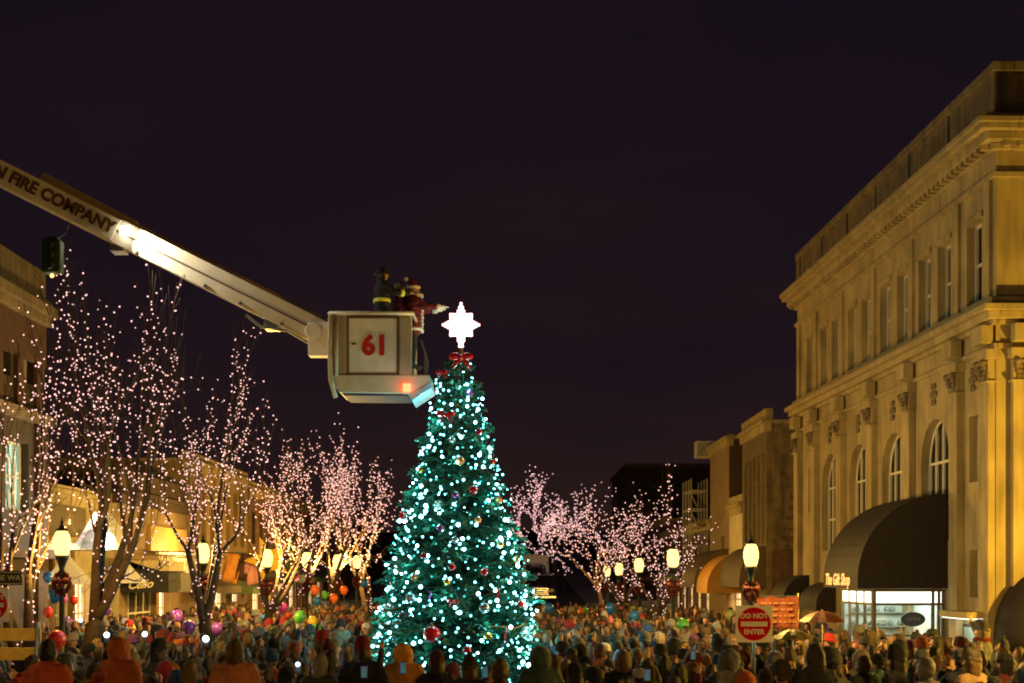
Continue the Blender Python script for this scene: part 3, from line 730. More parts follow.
LT = [
 (30, 25, -62, 84, 238, 640, 12, 'bare tree at the left edge with a double trunk, its limbs passing the traffic signal', 'sparse light string in the tree at the left edge', 6, .55),
 (80, 28, 36, 200, 246, 1000, 23, 'bare tree standing right of the globe lamp beside the floodlight', 'light string in the tall tree beside the floodlight', 6, .8),
 (206, 33, 122, 282, 318, 1000, 37, 'bare tree with a thick pale trunk in front of the tan shop', 'light string in the tree in front of the tan shop', 6, .95),
 (256, 42, 192, 346, 424, 714, 41, 'bare tree in front of the tall paired windows', 'light string in the tree in front of the tall paired windows', 5, 1.0),
 (297, 50, 244, 368, 430, 782, 43, 'bare tree just beyond the yellow star decoration', 'dense light string just beyond the yellow star decoration', 5, 1.0),
 (332, 58, 280, 394, 414, 782, 47, 'slim bare tree with the tallest tip of those left of the lit fir', 'dense light string reaching the tallest tip left of the lit fir', 5, .9),
 (366, 70, 312, 412, 440, 782, 53, 'bare tree touching the left outline of the lit fir', 'dense light string touching the left outline of the lit fir', 5, .9),
 (655, 45, 602, 718, 456, 561, 59, 'bare tree in front of the green canopy, nearest on the right kerb', 'light string with drooping arms in the tree before the green canopy', 5, 1.05),
 (632, 58, 560, 684, 480, 440, 61, 'bare tree between the two nearest small lamps right of the fir', 'light string between the two nearest small lamps right of the fir', 5, 1.0),
 (602, 76, 532, 650, 486, 489, 67, 'bare tree behind the row of small lamps right of the fir', 'light string behind the row of small lamps right of the fir', 5, .9),
 (564, 100, 506, 622, 464, 685, 71, 'bare tree right of the parked vehicles with a dark straight trunk', 'thick cloud of lights above the parked vehicles', 5, 1.0),
 (551, 124, 505, 570, 482, 465, 73, 'farthest bare tree, at the top of the street', 'farthest light string, at the top of the street', 5, 1.0)]
for a in LT: light_tree(a[0],a[1],a[2],a[3],a[4],a[5],a[6],a[7],a[8],a[9],a[10], r0=.8 if a[1] > 40 else 1.0)

# ================================================================ THE BIG LIT FIR
TX, TY = (457-512)/F*28, 28.0
root = empty('christmas_tree', (TX, TY, 0), 0, 'tall dense fir covered in blue white lights in the middle of the crowd', 'christmas tree')
def prof(z):        # crown radius by height
    ks = [(0.35,1.42),(.9,1.56),(1.6,1.54),(2.4,1.40),(3.3,1.16),(4.2,.90),(5.0,.70),(5.8,.49),(6.4,.35),(6.8,.20),(7.0,.03)]
    for (a, ra), (b, rb) in zip(ks, ks[1:]):
        if a <= z <= b: return ra+(rb-ra)*(z-a)/(b-a)
    return ks[0][1] if z < .35 else .03
tm = MB(); tm.tube([(TX,TY,GL),(TX,TY,3.5),(TX,TY,6.95)], [.16,.09,.02], 8); tm.build('trunk', FIRD, root)
rr = random.Random(3); N_ = MB(); Bt = MB(); tips = []
nb = 620
for i in range(nb):
    t = i/nb; z = .1+6.85*(1-(1-t*.995)**.60) 
    a = i*2.39996+rr.gauss(0,.2); rad = prof(z)*rr.uniform(.74,1.16)
    dirv = Vector((math.cos(a), math.sin(a), 0)); p0 = Vector((TX,TY,z+.1)); tip = p0+dirv*rad+Vector((0,0,-.22*rad+rr.gauss(0,.04)))
    Bt.tube([p0, p0.lerp(tip,.5)+Vector((0,0,.05)), tip], [.02,.013,.004], 4, False)
    tips.append((tip, dirv))
    side = Vector((-dirv.y, dirv.x, 0)); L_ = (tip-p0).length; ax = (tip-p0).normalized()
    nt_ = int(14+L_*34)
    for k in range(nt_):
        s = .22+.82*(k/nt_)**.75; q = p0.lerp(tip, s); w_ = (1-s)*.42*L_+.12
        sd = rr.choice((-1,1)); dv = (ax*.9+side*sd*rr.uniform(.3,1.1)+Vector((0,0,rr.gauss(.0,.4)))).normalized()
        ln = min(.34, w_)*rr.uniform(.6,1.1); e1 = q+dv*ln
        nrm = dv.cross(Vector((rr.gauss(0,1),rr.gauss(0,1),rr.gauss(0,1)))).normalized()*(.022+.012*rr.random())
        m1 = q.lerp(e1, .45)
        N_.add([q, m1+nrm, e1, m1-nrm], [(0,1,2,3)])
        n2 = dv.cross(nrm).normalized()*.02
        N_.add([q.lerp(e1,.1), m1+n2, q.lerp(e1,.9), m1-n2], [(0,1,2,3)])
Bt.build('branches', FIRD, root)
me = bpy.data.meshes.new('crown'); me.from_pydata(N_.v, [], N_.f); me.materials.append(FIR); o = link_mesh('crown', me, root); o.matrix_parent_inverse = parent_world(root).inverted()
# lights on it
TEAL = emit('ice_blue_bulb', (.20,.84,.90), 8.5, False); TEALB = emit('bright_ice_bulb', (.34,.92,1.0), 19.0, False)
sr = empty('string_lights', (TX, TY, 3.5), 0, 'ice blue light string wound all over the tall fir', 'string lights')
Wi = parent_world(sr).inverted(); meS = bulb_mesh('bulb', .021, TEAL); meB = bulb_mesh('bulb', .031, TEALB)
pts = []
turns = 26; nl = 1420
for i in range(nl):
    t = i/nl; z = .3+6.6*(1-(1-t*.995)**.60); a = -t*turns*2*math.pi*1.0+rr.gauss(0,.12)
    r = prof(z)*rr.uniform(.86,1.06)+.02; pts.append(Vector((TX+r*math.cos(a), TY+r*math.sin(a), z+rr.gauss(0,.14)-.1)))
front = [p for p in pts if p.y < TY]; front.sort(key=lambda p: rr.random()); ind = set(id(p) for p in front[:100]); rest = MB(); restG = MB(); restD = MB()
cable = [p for i, p in enumerate(pts) if i % 3 == 0]
for i, p in enumerate(pts):
    big = rr.random() < .22
    if id(p) in ind:
        o = bpy.data.objects.new('bulb', meB if big else meS); COL.objects.link(o); o.parent = sr; o.location = Wi @ p; o.scale = [.8+.4*rr.random()]*3
    else: ((restG if big else (restD if rr.random() < .42 else rest)).ball(p, (.031 if big else .0185)*(.7+.6*rr.random()), 6, 4))
o = rest.build('small_bulbs', TEAL, sr, True); o['kind'] = 'stuff'
o = restG.build('bright_bulbs', TEALB, sr, True); o['kind'] = 'stuff'
o = restD.build('dim_bulbs', emit('dim_ice_bulb', (.03,.42,.40), 1.6, False), sr, True); o['kind'] = 'stuff'
for i in range(46):
    t = (i+.5)/46; z = .5+6.1*(1-(1-t)**.7); a = i*2.39996; r = prof(z)+.10
    lamp_light('string_glow', (TX+r*math.cos(a), TY+r*math.sin(a), z), 15.0, (.17,.96,.92), .06, None)
cm = MB(); cm.tube([Vector((TX+(p.x-TX)*.95, TY+(p.y-TY)*.95, p.z)) for p in cable], .008, 3, False); cm.build('cable', METALD, sr)
# star
sc0 = px(461, 325, 28)
root = empty('star_topper', px(461,352,28), 0, 'glowing white eight pointed star on top of the fir', 'star')
def star_poly(c, longs, inner):
    out = []
    for k in range(16):
        a = math.pi/2-k*math.pi/8
        rr_ = longs[k//2] if k % 2 == 0 else inner
        out.append(c+Vector((math.cos(a)*rr_, 0, math.sin(a)*rr_)))
    return out
lon = [.42,.29,.35,.29,.53,.29,.35,.29]
mb = MB(); poly = star_poly(sc0, lon, .215); n = 16
mb.v = [tuple(p) for p in poly]+[tuple(sc0+Vector((0,-.13,0))), tuple(sc0+Vector((0,.13,0)))]
mb.f = [(i, (i+1)%16, 16) for i in range(16)]+[((i+1)%16, i, 17) for i in range(16)]
mb.build('star_body', emit('star_glow', (1.0,.84,.80), 3.2, True), root)
mb = MB(); mb.tube([p+Vector((0,-.005,0)) for p in poly+[poly[0]]], .016, 5)
for p, q in zip(poly, poly[1:]+poly[:1]):
    for k in range(3): mb.ball(p.lerp(q, k/3)+Vector((0,-.01,0)), .030, 7, 5)
mb.build('star_edge', emit('star_edge_glow', (1.0,.52,.50), 3.2, True), root)
mb = MB(); mb.tube([px(461,348,28), px(461,364,28)], .05, 6); mb.build('socket', STEEL, root)
# ornaments
BALLM = {'red': mat('red_glass', (.45,.01,.012), .12, coat=1), 'silver': mat('silver_glass', (.55,.55,.62), .15, metal=.7), 'gold': mat('gold_glass', (.6,.38,.08), .2, metal=.7), 'purple': mat('purple_glass', (.22,.02,.22), .15, coat=1), 'white': mat('white_felt', (.75,.78,.8), .7), 'orange': mat('copper_glass', (.55,.16,.03), .2, coat=1)}
orn = [(432,634,9,'red','ball'),(411,598,5.5,'silver','ball'),(484,608,5.5,'silver','ball'),(484,572,4.2,'red','ball'),(452,567,3.8,'red','ball'),(473,490,4.8,'red','ball'),
 (403,516,4,'red','ball'),(460,461,4.5,'orange','ball'),(403,617,5,'red','ball'),(446,415,6,'red','bow'),(442,373,4.2,'red','bow'),(479,432,3.4,'red','ball'),(453,602,4,'red','bow'),
 (506,636,7,'red','ribbon'),(498,596,6,'red','ribbon'),(430,598,5,'purple','ribbon'),(440,528,3.5,'purple','ball'),(461,358,8,'red','bow'),(528,633,8,'white','snowflake'),(516,560,3.5,'gold','ball'),
 (447,582,3.6,'gold','ball'),(478,520,3.6,'orange','ball'),(424,556,3.5,'red','ball'),(500,545,3.6,'gold','ball'),(467,650,4.5,'red','ball'),(421,470,3.2,'gold','ball'),(455,495,3.4,'purple','ball'),
 (488,636,4,'gold','ball'),(414,577,3.6,'orange','ball'),(455,540,3.6,'silver','ball'),(470,393,3.2,'purple','ball'),(452,440,3.2,'silver','ball'),(499,500,3.4,'orange','ball'),(438,505,5,'white','snowflake'),(492,462,3.4,'red','ball'),(520,604,4,'red','ball')]
def snowflake(c, r):
    mb = MB()
    for k in range(6):
        a = k*math.pi/3; d_ = Vector((math.cos(a),0,math.sin(a))); mb.tube([c, c+d_*r], .012, 4)
        for s in (-1, 1):
            a2 = a+s*.8; mb.tube([c+d_*r*.55, c+d_*r*.55+Vector((math.cos(a2),0,math.sin(a2)))*r*.38], .01, 4)
    return mb
names = {}
for x, y, r, cn, ty in orn:
    key = (cn, ty); names.setdefault(key, []).append((x, y))
def describe(lst, me_):
    """place words that single one out among its likes on the fir"""
    x, y = me_; h = 'high' if y < 450 else ('halfway up' if y < 560 else 'low')
    same = sorted([p for p in lst if ('high' if p[1] < 450 else ('halfway up' if p[1] < 560 else 'low')) == h])
    if len(same) == 1: return f'{h} on the lit fir'
    k = same.index(me_); od = ['first','second','third','fourth','fifth','sixth','seventh','eighth']
    return f'{h} on the lit fir, {od[k]} of {len(same)} from the left'
for x, y, r, cn, ty in orn:
    z = EYE+(HOR-y)/F*27; X = (x-512)/F*27
    rad = prof(z)+.02; dx = X-TX; dy = math.sqrt(max(.0, rad*rad-dx*dx)) if abs(dx) < rad else 0
    c = Vector((X*(TY-dy)/27, TY-dy-.03, EYE+(HOR-y)/F*(TY-dy))); R_ = r/F*(TY-dy)
    cname = {'orange':'copper'}.get(cn, cn)
    lab = f'{cname} {dict(ball="glass ball",bow="bow",ribbon="hanging ribbon",snowflake="snowflake")[ty]} ' + describe(names[(cn, ty)], (x, y))
    if (x, y) == (432, 634): lab = 'large red glass ball, the biggest bauble, low on the fir'
    if (x, y) == (461, 358): lab = 'wide red bow right under the glowing star'
    if ty == 'ball':
        ro = empty('ornament', c+Vector((0,0,R_)), 0, lab, 'ornament', 'ornaments hung on the fir')
        mb = MB(); mb.ball(c, R_, 14, 10); mb.build('glass_ball', BALLM[cn], ro, True)
        mb = MB(); mb.lathe([(.02,R_*.95),(.02,R_*1.25),(.008,R_*1.3)], 6, c); mb.build('hanger', STEEL, ro)
    else:
        if ty == 'bow':
            mb = MB()
            for s in (-1, 1):
                mb.ball(c+Vector((s*R_*.8,0,R_*.15)), R_*.75, 8, 6, (1,.5,.7)); mb.tube([c, c+Vector((s*R_*.6,0,-R_*.7)), c+Vector((s*R_*1.1,0,-R_*1.4))], R_*.2, 5)
            mb.ball(c, R_*.4, 8, 6)
        elif ty == 'ribbon':
            mb = MB(); mb.tube([c+Vector((.02*math.sin(k*1.3), 0, R_*(1.4-.45*k))) for k in range(7)], .02, 5)
        else: mb = snowflake(c, R_)
        o = mb.build('ornament', BALLM[cn], None, True); tag(o, lab, 'ornament', 'ornaments hung on the fir')

# ================================================================ AERIAL BUCKET AND BOOM
D0 = 28.0
def Z(y, d=D0): return EYE+(HOR-y)/F*d
def Xp(x, d=D0): return (x-512)/F*d
root = empty('aerial_lift', (Xp(330), 29, 0), 0, 'long cream fire truck boom with a square bucket numbered 61', 'aerial lift')
bk = empty('bucket', (Xp(371), 28.8, Z(370)), 0); bk.parent = root; bk.matrix_parent_inverse = parent_world(root).inverted()
# shell
mb = MB(); yb0, yb1 = 28.0, 29.45
xl, xr = Xp(331), Xp(412)
zt, zf, zb = Z(315), Z(374), Z(402)
mb.box(xl, xr, yb0, yb0+.07, zf, zt); mb.box(xl, xl+.07, yb0+.07, yb1, zf, zt); mb.box(xl, xr, yb1-.07, yb1, zf, zt); mb.box(xr-.06, xr, yb0+.95, yb1-.07, zf, zt)
mb.box(xl, xr, yb0+.07, yb1-.07, zf-.08, zf)
mb.build('shell', WHITEP, bk, bevel=.02)
mb = MB(); mb.tube([(xl-.02,yb0-.01,zt+.03),(xr+.02,yb0-.01,zt+.03),(xr+.02,yb0+.9,zt+.03)], .045, 8); mb.tube([(xl-.02,yb0-.01,zt+.03),(xl-.02,yb1,zt+.03),(xr,yb1,zt+.03),(xr,yb0+.95,zt+.03)], .045, 8); mb.build('rail', WHITEP, bk, True)
mb = MB()
mb.prism([(xl+.02,yb0-.04,Z(375)),(Xp(430),yb0-.04,Z(375)),(Xp(431),yb0-.04,Z(383)),(Xp(411),yb0-.04,Z(394)),(Xp(340),yb0-.04,Z(393)),(Xp(333),yb0-.04,Z(385))], (0,1.3,0))
mb.build('underbody', WHITEP, bk, bevel=.02)
mb = MB(); mb.prism([(Xp(410),yb0-.06,Z(394.5)),(Xp(431),yb0-.06,Z(382)),(Xp(432),yb0-.06,Z(388)),(Xp(412),yb0-.06,Z(401))], (0,1.25,0)); mb.build('front_step', mat('blue_grey_steel', (.40,.50,.62), .45, .3, 6, metal=.3), bk, bevel=.01)
mb = MB(); mb.prism([(Xp(342),yb0,Z(393)),(Xp(408),yb0,Z(394)),(Xp(408),yb0,Z(396)),(Xp(344),yb0,Z(395.5))], (0,1.2,0)); mb.build('lower_tray', mat('dark_blue_steel', (.05,.06,.09), .5), bk)  # tray in dark blue steel
mb = MB(); mb.box(Xp(424), Xp(426.5), yb0+.02, yb0+.07, Z(374), Z(352)); mb.tube([(Xp(427),yb0+.0,Z(374)),(Xp(428),yb0,Z(362)),(Xp(421),yb0,Z(340))], .02, 6); mb.build('side_gate', STEEL, bk)
# door panel with number
mb = MB(); mb.box(Xp(348.5), Xp(397.5), yb0-.035, yb0, Z(373.5), Z(318.5)); dp = mb.build('access_panel', WHITEP2, bk, bevel=.012)
mb = MB()
for a in ((347,349,318,374.5),(397,399,318,374.5),(347,399,317,318.6),(347,399,373.4,375)): mb.box(Xp(a[0]), Xp(a[1]), yb0-.05, yb0-.002, Z(a[3]), Z(a[2]))
mb.build('panel_gasket', mat('rubber_gasket', (.10,.07,.04), .7), dp)
mb = MB(); mb.box(Xp(352), Xp(356), yb0-.055, yb0-.036, Z(345), Z(343.5)); mb.build('latch', BLACKM, dp)
put_text('number', '61', .53, REDP, dp, (Xp(375.3), yb0-.045, Z(346.6)), (1,0,0), (0,0,1), depth=.006, offset=.021)
mb = MB(); mb.prism([(Xp(379), yb0-.052, Z(341.5)), (Xp(382), yb0-.052, Z(337.6)), (Xp(382), yb0-.052, Z(341)), (Xp(379.4), yb0-.052, Z(343.4))], (0,.012,0)); mb.build('number_flag', REDP, dp)
mb = MB(); mb.box(Xp(399.5), Xp(411.5), yb0-.03, yb0-.001, Z(375), Z(318)); mb.build('edge_panel', mat('beige_panel', (.42,.36,.27), .5), bk)  # edge strip in a darker beige than the shell
mb = MB(); mb.tube([(Xp(331),yb0-.05,Z(316)),(Xp(330),yb0-.05,Z(350)),(Xp(331),yb0-.05,Z(380)),(Xp(336),yb0-.05,Z(398))], .05, 6); mb.tube([(Xp(337),yb0-.05,Z(318)),(Xp(337),yb0-.05,Z(376))], .035, 6); mb.build('hydraulic_hose', mat('hose_cover', (.45,.38,.28), .6), bk, True)
mb = MB(); mb.box(Xp(403), Xp(411), yb0-.09, yb0-.042, Z(392), Z(384)); mb.build('marker_light', emit('red_marker', (1,.13,.05), 5, False), bk)
lamp_light('marker_glow', (Xp(407), yb0-.3, Z(388)), 3.0, (1,.15,.05), .05)
# boom
def boom_pt(x, y, dz=0): return Vector((Xp(x, D0+.9), D0+.9, Z(y, D0+.9)+dz))
a0, a1 = boom_pt(-70, 139), boom_pt(122, 235.5); b1 = boom_pt(326, 337)
def beam(mb, p, q, h0, h1, wd, y0=0.0):
    ax = (q-p).normalized(); up = Vector((-ax.z, 0, ax.x)); up = up if up.z > 0 else -up
    mb.prism([p-up*h0/2+Vector((0,y0,0)), q-up*h1/2+Vector((0,y0,0)), q+up*h1/2+Vector((0,y0,0)), p+up*h0/2+Vector((0,y0,0))], (0, wd, 0))
    return ax, up
mb = MB(); ax, up = beam(mb, a0, a1, .46, .46, .62, -.45); mb.build('outer_boom', WHITEP, root, bevel=.015)
mb = MB(); beam(mb, a1-ax*.1, b1, .46, .46, .5, -.38); beam(mb, a1-ax*.0+up*.0, b1, .50, .50, .04, -.40); mb.build('inner_boom', WHITEP, root, bevel=.012)
mb = MB(); beam(mb, boom_pt(36,177)+up*.05, b1+up*.31-ax*.1, .1, .1, .5, .15); beam(mb, boom_pt(36,176)+up*.12, boom_pt(130,226)+up*.13, .09,.09,.3, .2); mb.build('upper_channel', mat('brown_boom_steel', (.34,.25,.15), .55), root, bevel=.01)  # channel in browner, darker steel than the boom
mb = MB(); beam(mb, a1-ax*.35, b1-ax*.1, .035, .035, .03, -.43)
for s in (.12, .45, .62, .82): c = a1.lerp(b1, s)+up*.0; mb.ball(c+Vector((0,-.42,0))-up*.2, .04, 6, 4)
mb.build('cable_run', mat('brown_cable', (.12,.08,.05), .7), root)
mb = MB(); c = a1-up*.3+ax*.12; mb.box(c.x-.14, c.x+.14, c.y-.3, c.y+.1, c.z-.06, c.z+.08); mb.build('bracket', STEEL, root, bevel=.01); mb = MB(); c = a1.lerp(b1,.77)-up*.3; mb.box(c.x-.12, c.x+.16, c.y-.3, c.y+.1, c.z-.09, c.z+.12); mb.tube([c+Vector((-.5,-.2,.2)), c+Vector((-.2,-.25,-.04)), c+Vector((.35,-.2,-.12)), b1-up*.3+Vector((0,-.2,0))], .035, 6); mb.build('bracket', STEEL, root, bevel=.01)
mb = MB(); mb.tube([b1+Vector((-.2,-.5,.05)), b1+Vector((-.2,.3,.05))], .16, 14); mb.box(b1.x-.3, xl+.05, b1.y-.45, b1.y-.1, Z(352), Z(318)); mb.build('knuckle', WHITEP2, root, bevel=.015)
put_text('lettering', 'N FIRE COMPANY', .333, GOLD, root, (a0.lerp(a1, .990))+Vector((0,-.46,0)), (ax.x,0,ax.z), (up.x,0,up.z), depth=.008, offset=.012, spacing=1.0, align='RIGHT')
mb = MB(); ax2, up2 = beam(mb, a0-ax*.2, Vector((-12.6, a0.y, 1.9)), .5, .6, .6, -.4); mb.build('lower_boom', WHITEP, root)
# boom work light
wl = a1+up*.06+ax*.22+Vector((0,-.56,0))
mb = MB(); mb.box(wl.x-.1, wl.x+.1, wl.y-.05, wl.y+.04, wl.z-.08, wl.z+.08); mb.tube([wl, wl+Vector((-.1,.15,0))], .02, 5); s_ = mb.build('work_light', emit('work_light_glow', (1,.93,.74), 12, False), root)
sp = bpy.data.lights.new('boom_spot', 'SPOT'); sp.energy = 420; sp.color = (1,.9,.68); sp.spot_size = math.radians(95); sp.spot_blend = .8; sp.shadow_soft_size = .05
spo = bpy.data.objects.new('boom_spot', sp); COL.objects.link(spo); spo.location = wl+Vector((0,-.28,0.0)); spo.rotation_euler = (ax*1.0+Vector((0,.42,0))).to_track_quat('-Z','Y').to_euler()

# traffic signal hanging at the left
c = px(53, 256, 26)
root = empty('traffic_signal', c, 0, 'dark green traffic signal head hanging from a wire below the boom', 'traffic signal')
mb = MB(); mb.box(c.x-.17, c.x+.17, c.y-.14, c.y+.14, c.z-.32, c.z+.28); mb.box(c.x-.12, c.x+.12, c.y-.1, c.y+.1, c.z+.28, c.z+.34); mb.build('housing', mat('signal_green', (.012,.05,.028), .45), root, bevel=.04)
mb = MB()
for k in range(3): mb.tube([(c.x,c.y-.14,c.z+.19-.19*k),(c.x,c.y-.3,c.z+.17-.19*k)], [.085,.08], 12)
mb.build('visor', METALD, root)
mb = MB(); mb.tube([c+Vector((0,0,.34)), px(58,239,26.6), px(67,232,27.8), px(70,222,29.4), px(60,212,30), px(20,185,30.4), px(-60,128,30.8), px(-160,60,31)], .014, 5); mb.build('hanging_cable', BLACKM, root)
mb = MB(); mb.ball(c+Vector((0,-.05,-.37)), .04, 8, 5); mb.build('tail_lamp', emit('amber_tail', (1,.6,.15), 2.5, False), root)

# ================================================================ SIGNS
def no_entry(x, y, s, d, label, X=None):
    c = px(x, y, d)
    root = empty('no_entry_sign', (c.x, d, 0), 0, label, 'road sign', 'no entry signs'); h = s/F*d/2
    mb = MB(); mb.box(c.x-h, c.x+h, d-.006, d, c.z-h, c.z+h); bd = mb.build('board', mat('white_sign_sheet', (.85,.82,.75), .4), root, bevel=.004)
    mb = MB(); n = 40; mb.prism([(c.x+h*.9*math.cos(2*math.pi*k/n), d-.012, c.z+h*.9*math.sin(2*math.pi*k/n)) for k in range(n)], (0,.004,0)); mb.build('disc', mat('red_sign_sheet', (.62,.003,.006), .8, spec=.1), bd)
    mb = MB(); mb.box(c.x-h*.72, c.x+h*.72, d-.018, d-.014, c.z-h*.13, c.z+h*.13); mb.build('bar', mat('white_bar', (.75,.70,.62), .4), bd)
    put_text('lettering', 'DO NOT', h*.37, mat('white_letters', (.78,.74,.66), .4), bd, (c.x, d-.016, c.z+h*.43), (1,0,0), (0,0,1), depth=.002, offset=.004)
    put_text('lettering', 'ENTER', h*.37, mat('white_letters', (.78,.74,.66), .4), bd, (c.x, d-.016, c.z-h*.43), (1,0,0), (0,0,1), depth=.002, offset=.004)
    mb = MB(); mb.tube([(c.x, d+.03, GL), (c.x, d+.03, c.z+h*.9)], .03, 8); mb.build('post', STEEL, root)
    return c
no_entry(754, 624, 37, 24, 'white square no entry sign with a red disc in front of the orange banner')
no_entry(-8, 605, 34, 24, 'no entry sign cut off by the left edge beside the yellow barrier')
c = px(8, 578, 24); root = empty('street_name_sign', (c.x, 24, 0), 0, 'small dark street name plate at the left edge above the crowd', 'street sign')
mb = MB(); mb.box(c.x-.25, c.x+.25, 23.97, 24, c.z-.12, c.z+.12); pl = mb.build('plate', mat('dark_plate', (.03,.025,.02), .5), root, bevel=.01)
mb = MB(); mb.box(c.x-.23, c.x+.23, 23.962, 23.968, c.z-.1, c.z-.09); mb.box(c.x-.23, c.x+.23, 23.962, 23.968, c.z+.09, c.z+.1); mb.build('border', CREAMP, pl)
put_text('lettering', 'ONE WAY', .13, CREAMP, pl, (c.x, 23.962, c.z), (1,0,0), (0,0,1), depth=.002)
mb = MB(); mb.tube([(c.x-.3, 24.03, GL), (c.x-.3, 24.03, c.z+.1)], .03, 8); mb.tube([(c.x-.3,24.03,c.z),(c.x+.1,24.03,c.z)], .015, 6); mb.build('post', STEEL, root)
c = px(20, 640, 20.5); root = empty('barrier', (c.x, 20.5, 0), 0, 'yellow plank barricade standing in the crowd at the left edge', 'barrier')
mb = MB()
for z in (c.z+.08, c.z-.2): mb.box(c.x-.5, c.x+.3, 20.5, 20.53, z-.09, z+.09)
mb.build('plank', mat('yellow_barrier_paint', (.75,.48,.08), .5, .2, 8), root)
mb = MB()
for s in (-.45, .25): mb.tube([(c.x+s, 20.8, GL), (c.x+s, 20.55, c.z+.25)], .025, 6); mb.tube([(c.x+s, 20.2, GL), (c.x+s, 20.5, c.z+.25)], .025, 6)
mb.build('leg', STEEL, root)
# orange banner on the pavement edge
c = px(777, 613, 30); w_, h_ = 42/F*30/2, 32/F*30/2
root = empty('orange_banner', (c.x, 30, 0), 0, 'orange red fabric banner behind the no entry sign', 'banner')
mb = MB(); vs = []; fs = []
for i in range(17):
    for j in range(9):
        vs.append((c.x-w_+2*w_*i/16, 30+.05*math.sin(i*1.1)+.03*math.sin(j*.9+i*.3), c.z-h_+2*h_*j/8-.02*math.sin(i*.8)*(1 if j > 6 else 0)))
for i in range(16):
    for j in range(8): a = i*9+j; fs.append((a, a+9, a+10, a+1))
cl = mb.add(vs, fs).build('cloth', mat('orange_fabric', (.25,.06,.025), .8, .2, 6), root, True); sd = cl.modifiers.new('t','SOLIDIFY'); sd.thickness = .006
mb = MB()
for s in (-1, 1): mb.tube([(c.x+s*w_, 30.03, GL), (c.x+s*w_, 30.03, c.z+h_+.08)], .02, 6)
mb.tube([(c.x-w_,30.03,c.z+h_+.02),(c.x+w_,30.03,c.z+h_+.02)], .015, 6)
mb.build('pole', STEEL, root)
mb = MB()
for j in range(4):
    x_ = -w_*.8
    while x_ < w_*.75:
        l_ = .05+.09*R.random(); mb.box(c.x+x_, c.x+x_+l_, 29.92, 29.926, c.z+h_*.55-j*.13, c.z+h_*.55-j*.13+.045); x_ += l_+.03
mb.build('print', mat('faded_print', (.34,.14,.07), .7), root)
# umbrella
def umbrella(x, y, wpx, d, m, label, tilt=.12):
    c = px(x, y, d); r = wpx/F*d/2
    root = empty('umbrella', (c.x, d, 0), 0, label, 'umbrella')
    mb = MB(); n = 8; vs = [c+Vector((0,0,r*.45))]; fs = []
    for ring in range(1, 5):
        for k in range(n*2):
            a = math.pi*k/n; t = ring/4; rr_ = r*t*(1 if k % 2 == 0 else .94); vs.append(c+Vector((rr_*math.cos(a), rr_*math.sin(a), r*.45*(1-t*t)-(.02*t if k % 2 else 0))))
    for k in range(16): fs.append((0, 1+k, 1+(k+1)%16))
    for ring in range(3):
        for k in range(16): a = 1+ring*16+k; b = 1+ring*16+(k+1)%16; fs.append((a, a+16, b+16, b))
    cn = mb.add(vs, fs).build('canopy', m, root); sd = cn.modifiers.new('t','SOLIDIFY'); sd.thickness = .008
    mb = MB(); mb.tube([(c.x, d, .45), c+Vector((0,0,r*.5))], .012, 6); mb.tube([(c.x, d, .53), (c.x, d, .41), (c.x+.05,d,.38),(c.x+.09,d,.42)], .016, 6); mb.build('shaft', STEEL, root)
umbrella(822, 621, 46, 26, mat('dark_red_nylon', (.10,.02,.018), .6), 'dull red umbrella raised below the small awning of the corner building')
umbrella(793, 638, 40, 25, mat('olive_nylon', (.11,.09,.02), .6), 'olive yellow umbrella raised below the orange banner')

# hanging decorations on the left: yellow star and coloured cloths
c = px(268, 560, 46); root = empty('star_decoration', c, 0, 'big golden star decoration hanging behind the street lamp', 'star decoration')
mb = MB(); pts = []
for k in range(10):
    a = math.pi/2+k*math.pi/5+.35; r = .80 if k % 2 == 0 else .34; pts.append(c+Vector((r*math.cos(a), 0, r*math.sin(a))))
mb.v = [tuple(p) for p in pts]+[tuple(c+Vector((0,-.18,0))), tuple(c+Vector((0,.18,0)))]; mb.f = [(i,(i+1)%10,10) for i in range(10)]+[((i+1)%10,i,11) for i in range(10)]
mb.build('star_body', mat('gold_board', (.50,.32,.04), .5), root)
mb = MB(); mb.tube([c+Vector((0,0,1.0)), c+Vector((-.3,.1,3.2))], .01, 4); mb.build('hanging_wire', BLACKM, root)
for x, y, cn, colr, w2, h2, an in ((232,568,'orange',(.62,.26,.05),.5,.95,.25),(243,567,'dark maroon',(.05,.02,.02),.4,.9,.2),(250,571,'pink',(.55,.25,.28),.42,.9,-.25),(286,572,'dark green',(.03,.05,.03),.5,.8,.1)):
    c = px(x, y, 47); root = empty('hanging_flag', c, 0, f'{cn} flag hanging from the shop fronts near the golden star', 'flag', 'flags on the left shop fronts')
    mb = MB(); vs = []; fs = []
    for i in range(7):
        for j in range(7):
            u_ = (i/6-.5)*w2*1.1; v_ = (.5-j/6)*h2*1.0; vs.append(c+Vector((u_*math.cos(an)+v_*math.sin(an), .06*math.sin(i*1.5+j*.5), -u_*math.sin(an)+v_*math.cos(an))))
    for i in range(6):
        for j in range(6): a = i*7+j; fs.append((a, a+7, a+8, a+1))
    cl = mb.add(vs, fs).build('cloth', mat('flag_'+cn.replace(' ','_'), colr, .8, .15, 5), root, True); sd = cl.modifiers.new('t','SOLIDIFY'); sd.thickness = .008
    mb = MB(); mb.tube([c+Vector((-w2-3.2,.4,h2*.6)), c+Vector((-w2*.6,0,h2*.53)), c+Vector((w2*.6,0,h2*.5))], .016, 5); mb.build('pole', STEEL, root)

